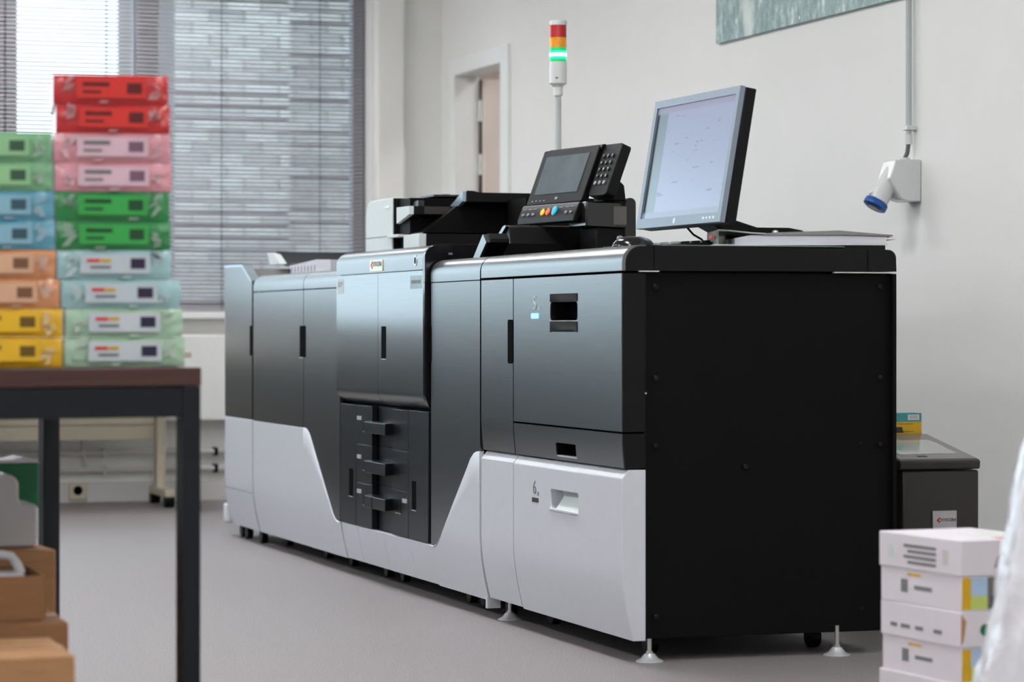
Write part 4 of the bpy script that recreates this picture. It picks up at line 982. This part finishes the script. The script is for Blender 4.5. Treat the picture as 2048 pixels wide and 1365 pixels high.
# frame: local x runs along the foreshortened left face away from the near corner; near corner at depth 5.5 m
x, y = station(5.5, px2(1922, 5.5)); rzb = math.atan2(FW.y*math.cos(math.radians(23.6))-RT.y*math.sin(math.radians(23.6)), FW.x*math.cos(math.radians(23.6))-RT.x*math.sin(math.radians(23.6)))
WB = mat('white_paper_box', S(222,216,222), rough=.6, nscale=10, namt=.02)
hb = .139
for i, lab in enumerate(('white lidded paper box at the bottom of the right stack', 'white lidded paper box in the middle of the right stack with worn corner', 'white lidded paper box on top of the right stack')):
    t = thing('paper_box', lab, 'box', (x, y, i*hb), rzb+(-.012 if i == 1 else 0.), 'stacked white paper boxes')
    ox = .006 if i == 1 else 0.
    # local: x away along left face (0...305), y to the camera's left is negative -> box body lies on -y side
    MB().box(-.0+.003, .302, -.215, -.003, 0.0005, hb-.064).build('tray', WB, t, bevel=.001, local=True)
    MB().box(0, .305, -.218, 0, hb-.068, hb-.0005).build('lid', WB, t, bevel=.0015, local=True) if False else None
    l_ = MB().box(0, .305, -.218, 0, hb-.070, hb-.0004).build('lid', WB, t, bevel=.002, local=True)
    f_ = .0007
    if i == 2:
        MB().lathe([(.014,0),(.014,f_)], (.255,0,hb-.038), 'y', 16).build('emblem', LWHITE, l_, local=True)
        for k in range(4): MB().box(.09, .21-.015*(k%2), 0, f_, hb-.026-k*.011, hb-.020-k*.011).build('print_line', INKG, l_, local=True)
        MB().box(.045, .066, 0, f_, hb-.052, hb-.022).build('barcode', GTRIM, l_, local=True)
        MB().prism([(-.10,hb-.055),(-.075,hb-.055),(-.082,hb-.036),(-.088,hb-.028),(-.094,hb-.040)], -f_, 0, 'x').build('emblem', INKG, l_, local=True)
        MB().box(.05, .17, -.20, -.10, hb-.0004, hb-.0001).build('lid_print', PVCW, l_, local=True)
        MB().box(.02, .05, -.16, -.10, hb-.0004, hb-.0001).build('lid_print', OBTN if False else REDP, l_, local=True)
    if i == 1:
        for a_, b_ in ((.24,.265),(.19,.225),(.14,.17),(.07,.10)): MB().box(a_, b_, 0, f_, hb-.050, hb-.042).build('print_line', INKG, l_, local=True)
        MB().lathe([(.012,-f_),(.012,0)], (0,-.055,hb-.036), 'x', 14).build('emblem', GREENB, l_, local=True); MB().box(-f_, 0, -.11, -.075, hb-.046, hb-.030).build('print_line', INK, l_, local=True)
        MB().prism([(-.0005,hb-.004),(-.012,hb-.018),(-.006,hb-.055),(-.0005,hb-.066)], -f_*.8, 0, 'x').build('torn_corner', CARD, l_, local=True)
    MB().box(.20, .225, -.003, -.003+f_, .022, .048).build('symbol', INKG, t, local=True); MB().box(.11, .175, -.003, -.003+f_, .030, .038).build('print_line', INKG, t, local=True)
    MB().box(.15, .20, -.003, -.003+f_, .056, .061).build('print_line', YELB if i else REDP, t, local=True)
    if i >= 1:
        MB().box(.0022, .003, -.024, -.004, .004, .066).build('photo_print', YELB, t, local=True)
        MB().box(.0022, .003, -.062, -.0245, .004, .03).build('photo_print', mat('lime_print', S(190,206,110), rough=.5) if 'lime_print' not in MATS else MATS['lime_print'], t, local=True)
        MB().box(.0022, .003, -.062, -.0245, .0305, .066).build('photo_print', mat('sky_print', S(170,196,222), rough=.5) if 'sky_print' not in MATS else MATS['sky_print'], t, local=True)
        MB().box(.0022, .003, -.118, -.0625, .004, .066).build('photo_print', GREYT, t, local=True); MB().box(.0016, .0022, -.10, -.07, .008, .03).build('photo_print', INK, t, local=True)
# tall plastic-wrapped bundle at the right edge
pw = thing('plastic_wrapped_bundle', 'tall bundle in crumpled milky plastic wrap at the right edge', 'wrapped bundle', (*station(4.7, px2(2150,4.7)), 0), math.pi/2-YAW)
vs_ = []; fs_ = []; nr, na = 30, 40
rr = random.Random(3)
for j in range(nr+1):
    v = j/nr; zc = v*.66
    half = .178-.125*v if v < .985 else .04
    for i in range(na):
        a_ = 2*math.pi*i/na; cx, sy = math.cos(a_), math.sin(a_)
        k = (abs(cx)**4+abs(sy)**4)**-.25
        wr = 1+.05*math.sin(7*a_+9*v)+.035*math.sin(13*a_-17*v)+rr.uniform(-.02,.02)
        vs_.append((half*k*cx*wr, .12*(1-.35*v)*k*sy*wr+.12, zc))
for j in range(nr):
    for i in range(na): fs_.append((j*na+i, j*na+(i+1)%na, (j+1)*na+(i+1)%na, (j+1)*na+i))
fs_.append(tuple(range(na-1,-1,-1))); fs_.append(tuple(nr*na+i for i in range(na)))
MB().add(vs_, fs_).build('film', CLEARF, pw, smooth=60, local=True)
MB().lathe([(.012,.655),(.02,.66),(.03,.70),(.034,.72)], (0,.12,0), 'z', 12).build('twisted_top', CLEARF, pw, local=True)

# ================================================================== beige desk by the window
dk_ = thing('office_desk', 'beige metal desk on castors by the window behind the table', 'desk', (-6.45, -.3, 0))
MB().box(-6.72, -6.0, -.78, .17, .695, .72).build('desk_top', BEIGE, dk_, bevel=.004)
for y in (.138, -.745):
    MB().box(-6.62, -6.54, y-.022, y+.022, .05, .695).build('leg', BEIGE, dk_, bevel=.006)
    ft = MB().box(-6.735, -6.335, y-.024, y+.024, .045, .085).build('foot_bar', BEIGE, dk_, bevel=.008)
    for x in (-6.70, -6.365): MB().lathe([(.03,-.022),(.033,-.018),(.033,.018),(.03,.022)], (x, y, .033), 'y', 18).build('castor', BLACKS, ft)
MB().box(-6.60, -6.585, -.72, .114, .305, .375).build('modesty_panel', BEIGE, dk_, bevel=.003)
MB().box(-6.605, -6.57, -.72, .114, .376, .425).build('cross_beam', BEIGE, dk_, bevel=.004)
bx_ = thing('beige_case', 'beige plastic case standing on the desk, edge showing right of the reams', 'case', (-6.5, .1, .72))
MB().box(-6.60, -6.42, -.12, .145, .7205, 1.02).build('shell', BEIGE, bx_, bevel=.015, seg=3)
MB().box(-6.421, -6.418, -.10, .12, .76, .98).build('front_panel', GTRIM, bx_)

# unseen dark cabinets, added past the left frame edge for the brushed fronts to reflect
CABM = mat('added_cabinet_dark_grey', S(46,48,54), rough=.5)
for i in range(4):
    y1 = -.84-i*1.06; y0_ = y1-1.04
    t = thing('added_dark_cabinet', 'unseen low dark cabinet added under the windows for the machine fronts to reflect', 'cabinet', (-6.5, (y0_+y1)/2, 0), 0, 'added dark cabinets under the windows')
    MB().box(-6.80, -6.32, y0_, y1, 0, .74).build('body', CABM, t, bevel=.004)
    for a_, b_ in ((y0_+.01, (y0_+y1)/2-.004), ((y0_+y1)/2+.004, y1-.01)):
        d_ = MB().box(-6.319, -6.302, a_, b_, .05, .73).build('door', CABM, t, bevel=.002)
        MB().box(-6.3019, -6.294, (a_+b_)/2-.06, (a_+b_)/2+.06, .66, .672).build('handle', STEEL, d_)
